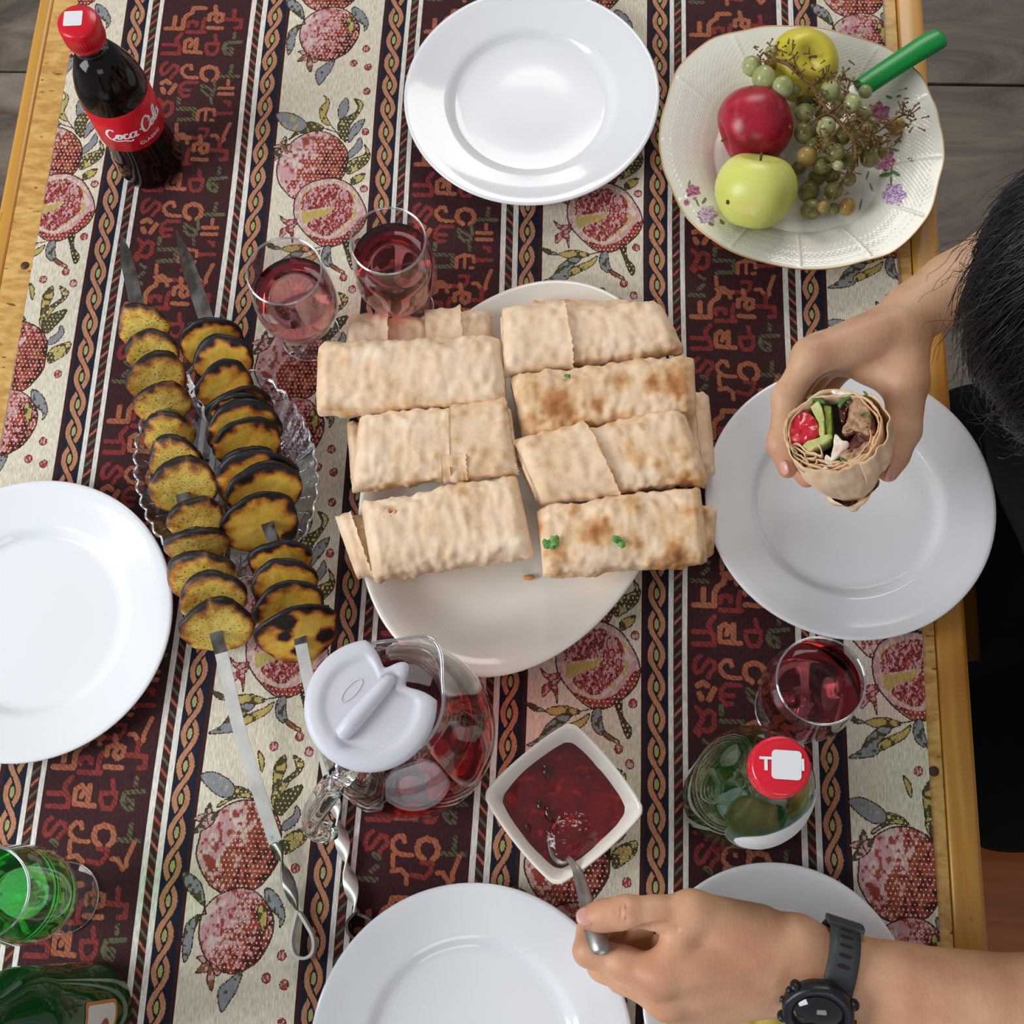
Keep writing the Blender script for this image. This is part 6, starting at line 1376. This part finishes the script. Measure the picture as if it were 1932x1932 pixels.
# ---------------------------------------------------------------- the wrap in the hand, cut open
hw_top = W(1570, 812, .168); hw_bot = W(1608, 912, .082); ax_ = (hw_top - hw_bot).normalized()
HWp = thing('cut_wrap', tuple(W(1600, 930, .075)), 'cut open wrap held upright in a hand, showing tomato, cucumber and grilled meat', 'wrap')
ux_ = Vector((1, 0, 0)); ux_ = (ux_ - ax_ * ux_.dot(ax_)).normalized(); uy_ = ax_.cross(ux_).normalized(); RW = .0350
def roll_layer(r_, top, thick, turns0, turns1, sd, name, parent, NU=120, bot=0., taper=True):
    V, F, T_ = [], [], []; LZ = 26
    for lay in (0, 1):
        for i in range(NU + 1):
            k = i / NU; a = 2 * math.pi * (turns0 + (turns1 - turns0) * k)
            for j in range(LZ):
                z = j / (LZ - 1); rr = r_(k, a) - lay * thick
                hz = (hw_top - hw_bot).length * (bot + (1 - bot) * z)
                t = 1 - z
                tp = 1 - (.52 * max(0, (t - .25) / .75) ** 1.5 if taper else 0)
                rag = top + (.0016 * mn.noise(Vector((a * 3.1, sd, 0))) + .0010 * mn.noise(Vector((a * 9, sd, 1)))) * z
                w_ = .0016 * mn.noise(Vector((math.cos(a) * 2.4, math.sin(a) * 2.4, z * 3 + sd))) + .0010 * mn.noise(Vector((math.cos(a) * 7, math.sin(a) * 7, z * 6 + sd)))
                p = hw_bot + ax_ * (hz + rag) + (ux_ * math.cos(a) * 1.02 + uy_ * math.sin(a) * .96) * ((rr + w_) * tp); V.append(p); T_.append(.22 + .2 * mn.noise(p * 60) + (.16 if z > .96 else 0))
    N1 = (NU + 1) * LZ
    for i in range(NU):
        for j in range(LZ - 1): q = (i * LZ + j, (i + 1) * LZ + j, (i + 1) * LZ + j + 1, i * LZ + j + 1); F.append(q); F.append(tuple(x + N1 for x in reversed(q)))
    for i in range(NU):
        a, b = i * LZ + LZ - 1, (i + 1) * LZ + LZ - 1; F.append((a, b, b + N1, a + N1)); a, b = i * LZ, (i + 1) * LZ; F.append((b, a, a + N1, b + N1))
    for i in (0, NU):
        for j in range(LZ - 1): a, b = i * LZ + j, i * LZ + j + 1; q = (a, b, b + N1, a + N1); F.append(q if i == 0 else tuple(reversed(q)))
    o = mk(name, V, F, BREAD, parent); setattr_f(o, 'toast', T_); return o
roll_layer(lambda k, a: RW - .0012 * k + .0006 * math.sin(a * 5), .001, .0011, -.62, .55, 31, 'bread_layer', HWp)
roll_layer(lambda k, a: RW - .0026 - .0010 * k + .0007 * math.sin(a * 7 + 1), -.0005, .0010, -.2, .95, 32, 'bread_layer', HWp, bot=.3)
roll_layer(lambda k, a: RW - .0045 - .0030 * k + .0008 * math.sin(a * 11), -.0015, .0010, .55, .98, 33, 'bread_layer', HWp, NU=70, bot=.5)
roll_layer(lambda k, a: RW + .0022 + .0026 * math.sin(k * math.pi) * (1 if k > .3 else .3) + .001 * math.sin(a * 13), .002, .0010, -.17, .12, 34, 'loose_flap', HWp, NU=50, bot=.1)
def hp_(px, py, dz=0.): # point in the plane of the cut end
    d = FW + (px - 966) / F_PX * RT - (py - 966) / F_PX * UP; d = Vector(d); o_ = Vector((0, 0, Z0 + CAM_H)); t = (hw_top + ax_ * dz - o_).dot(ax_) / d.dot(ax_); return o_ + d * t
def ruff(P, name, dz, w=.0008, dep=.008):
    P = smoothline([hp_(1440 + x / 6.9, 700 + y / 6.9, dz) for x, y in P], 4); V, F = [], []
    for i, p in enumerate(P):
        t = (P[min(i + 1, len(P) - 1)] - P[max(i - 1, 0)]).normalized(); s = t.cross(ax_).normalized() * w / 2
        jg = ax_ * (.0008 * mn.noise(p * 400)); V += [p - s + jg, p + s + jg, p + s - ax_ * dep, p - s - ax_ * dep]
    for i in range(len(P) - 1):
        for k in range(4): F.append((i * 4 + k, i * 4 + (k + 1) % 4, i * 4 + 4 + (k + 1) % 4, i * 4 + 4 + k))
    F = [tuple(reversed(q)) for q in F]; F += [(0, 1, 2, 3), tuple(reversed([(len(P) - 1) * 4 + k for k in range(4)]))]
    o = mk(name, V, F, BREAD, HWp); setattr_f(o, 'toast', [.32] * len(V))
ruff([(320, 930), (360, 960), (420, 940), (480, 960), (560, 1040), (620, 1020), (700, 960), (740, 990), (760, 1080), (720, 1090), (650, 1060), (540, 1070), (560, 1130), (660, 1130), (680, 1100)], 'bread_fold', -.002)
ruff([(330, 960), (370, 1000), (400, 1060), (440, 1060), (380, 990), (420, 990), (500, 1040), (560, 1090)], 'bread_fold', -.003)
ruff([(480, 1190), (560, 1140), (590, 1200), (680, 1210), (700, 1150), (760, 1160), (900, 1180), (1000, 1170)], 'bread_fold', -.002); ruff([(440, 1200), (520, 1260), (600, 1250), (700, 1300), (900, 1280), (1020, 1240)], 'bread_fold', -.0025)
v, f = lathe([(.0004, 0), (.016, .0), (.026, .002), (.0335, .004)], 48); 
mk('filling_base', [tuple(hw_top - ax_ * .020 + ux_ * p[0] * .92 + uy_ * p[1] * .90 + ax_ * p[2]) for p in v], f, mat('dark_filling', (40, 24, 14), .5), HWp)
def chunk(P, name, m, top, depth, sd, nz=.0008, dome=.0):
    """a filling piece: an outline in the cut face, pushed down into the roll"""
    Q = [hp_(1440 + x / 6.9, 700 + y / 6.9, 0) for x, y in P]; Q = smoothline(Q + [Q[0]], 5)[:-1]; cen = sum(Q, Vector()) / len(Q); V, F = [], []; n = len(Q); rings = [(0.02, 0), (.3, 0), (.55, 0), (.78, 0), (.93, -.0004), (1.0, -.0016), (1.0, -depth * .5), (.9, -depth)]
    for s, z in rings:
        for q in Q: p = cen + (q - cen) * s + ax_ * (top + z + dome * (1 - s * s)); p = p + ax_ * (nz * mn.noise(p * 260 + Vector((sd, 0, 0))) * 2 * (1 if z > -.003 else 0)) + (q - cen) * (.06 * mn.noise(p * 330) if s > .5 else 0); V.append(p)
    for i in range(len(rings) - 1):
        for j in range(n): F.append((i * n + j, i * n + (j + 1) % n, (i + 1) * n + (j + 1) % n, (i + 1) * n + j))
    F.append(tuple(reversed(range(n))))
    bm = bmesh.new(); vs = [bm.verts.new(p) for p in V]
    for q in F: 
        try: bm.faces.new([vs[k] for k in q])
        except ValueError: pass
    bmesh.ops.recalc_face_normals(bm, faces=bm.faces); bm.verts.index_update(); F = [tuple(l.index for l in q.verts) for q in bm.faces]; bm.free()
    return mk(name, V, F, m, HWp)
TOM = mat('tomato', (196, 24, 48), .12, spec=.6, col2=(224, 92, 88), scale=130, contrast=(.5, .75), coat=.4, sss=.2, bump=.3, bscale=260, bdist=.001)
CUC = mat('cucumber', (206, 208, 140), .25, col2=(176, 182, 96), scale=120, sss=.2); CUD = mat('cucumber_skin_side', (134, 140, 44), .3, col2=(90, 110, 40), scale=90); ONI = mat('onion', (224, 190, 166), .25, col2=(236, 232, 216), scale=120, sss=.2)
MEAT = mat('grilled_meat', (186, 150, 116), .55, col2=(150, 108, 78), scale=190, contrast=(.4, .62), col3=(92, 54, 34), s3=230, mix3=(.62, .68), bump=.7, bscale=300, bdist=.0014); CRUST = mat('meat_crust', (120, 50, 28), .35, col2=(64, 24, 16), scale=150, bump=.5, bscale=240, bdist=.001, spec=.5); LEAF = mat('herb_leaf', (54, 98, 34), .4, col2=(86, 130, 50), scale=240)
chunk([(240, 720), (280, 560), (360, 460), (450, 440), (560, 480), (650, 570), (715, 680), (700, 800), (600, 870), (480, 920), (360, 915), (270, 860)], 'tomato_slice', TOM, -.0035, .014, 1, .0012, .001)
chunk([(600, 430), (690, 340), (740, 400), (780, 560), (790, 700), (780, 830), (720, 800), (710, 660), (650, 540)], 'cucumber_stick', CUC, -.0025, .014, 2)
chunk([(760, 400), (860, 400), (875, 520), (885, 700), (870, 850), (800, 780), (790, 600)], 'cucumber_stick', CUD, -.0045, .014, 3)
chunk([(480, 960), (560, 890), (720, 830), (860, 780), (870, 850), (740, 940), (580, 1010), (520, 1010)], 'cucumber_stick', CUC, -.0030, .012, 4)
chunk([(1090, 400), (1200, 290), (1320, 270), (1400, 400), (1440, 620), (1440, 800), (1420, 950), (1330, 1060), (1240, 1110), (1080, 1130), (1000, 1080), (1060, 1000), (1180, 990), (1290, 900), (1300, 800), (1180, 760), (1060, 820), (1000, 760), (1050, 650), (1080, 520)], 'grilled_meat', CRUST, -.0046, .014, 5, .0008)
chunk([(1110, 430), (1200, 320), (1300, 300), (1370, 420), (1395, 620), (1380, 800), (1300, 790), (1180, 740), (1070, 790), (1010, 750), (1065, 650), (1090, 520)], 'grilled_meat', MEAT, -.0022, .012, 6, .0016, .0006)
chunk([(1060, 1000), (1160, 980), (1260, 960), (1330, 900), (1400, 860), (1390, 960), (1300, 1060), (1180, 1130), (1060, 1130), (990, 1080)], 'grilled_meat', MEAT, -.0026, .012, 7, .0018)
chunk([(860, 1140), (900, 960), (920, 820), (960, 810), (1030, 890), (1100, 900), (1100, 960), (1010, 1060), (900, 1150)], 'onion_slice', ONI, -.0010, .005, 8)
chunk([(780, 1150), (800, 1060), (870, 1100), (900, 1170), (830, 1190)], 'onion_slice', ONI, -.003, .006, 9)
chunk([(740, 1280), (800, 1240), (860, 1270), (850, 1310), (760, 1300)], 'onion_slice', mat('white_onion', (236, 238, 240), .2), -.0008, .005, 10)
chunk([(860, 240), (960, 230), (1080, 260), (1180, 280), (1060, 300), (930, 290)], 'onion_slice', mat('white_onion', (236, 238, 240), .2), -.001, .004, 11)
for i, P in enumerate((((540, 320), (620, 290), (740, 330), (800, 400), (700, 380), (600, 370)), ((960, 440), (1000, 350), (1100, 300), (1180, 290), (1080, 360), (1000, 460)), ((1290, 240), (1340, 260), (1395, 350), (1350, 330)), ((1260, 570), (1300, 530), (1360, 540), (1420, 590), (1350, 560)), ((350, 1020), (420, 1080), (490, 1160), (400, 1110)), ((980, 1110), (1060, 1150), (1110, 1170), (1020, 1150)))):
    chunk(P, 'herb_leaf', LEAF, -.0012 if i != 3 else -.0005, .003, 20 + i)
chunk([(960, 430), (1050, 360), (1100, 400), (1070, 520), (1040, 640), (990, 620), (970, 520)], 'glazed_filling', mat('dark_glaze', (70, 20, 14), .1, coat=.6), -.0042, .01, 15)
# twisted lower end of the held wrap
V, F, T_ = [], [], []; b0 = W(1604, 905, .095); b1 = W(1603, 936, .078)
for i in range(16):
    s = i / 15; c = b0.lerp(b1, s); r = .0215 * (1 - .50 * s ** 1.3)
    for j in range(48):
        a = 2 * math.pi * j / 48; k = 1 + .20 * s * math.sin(5 * a + 2) + .14 * mn.noise(Vector((math.cos(a) * 2.5, math.sin(a) * 2.5, s * 3))); p = c + (ux_ * math.cos(a) + uy_ * math.sin(a)) * r * k - ax_ * (.004 * s * math.sin(3 * a)); V.append(p); T_.append(.2 + .2 * mn.noise(p * 80) + .15 * s)
for i in range(15):
    for j in range(48): F.append((i * 48 + j, (i + 1) * 48 + j, (i + 1) * 48 + (j + 1) % 48, i * 48 + (j + 1) % 48))
F.append(tuple(15 * 48 + j for j in range(48))); o = mk('folded_end', V, F, BREAD, HWp); setattr_f(o, 'toast', T_)
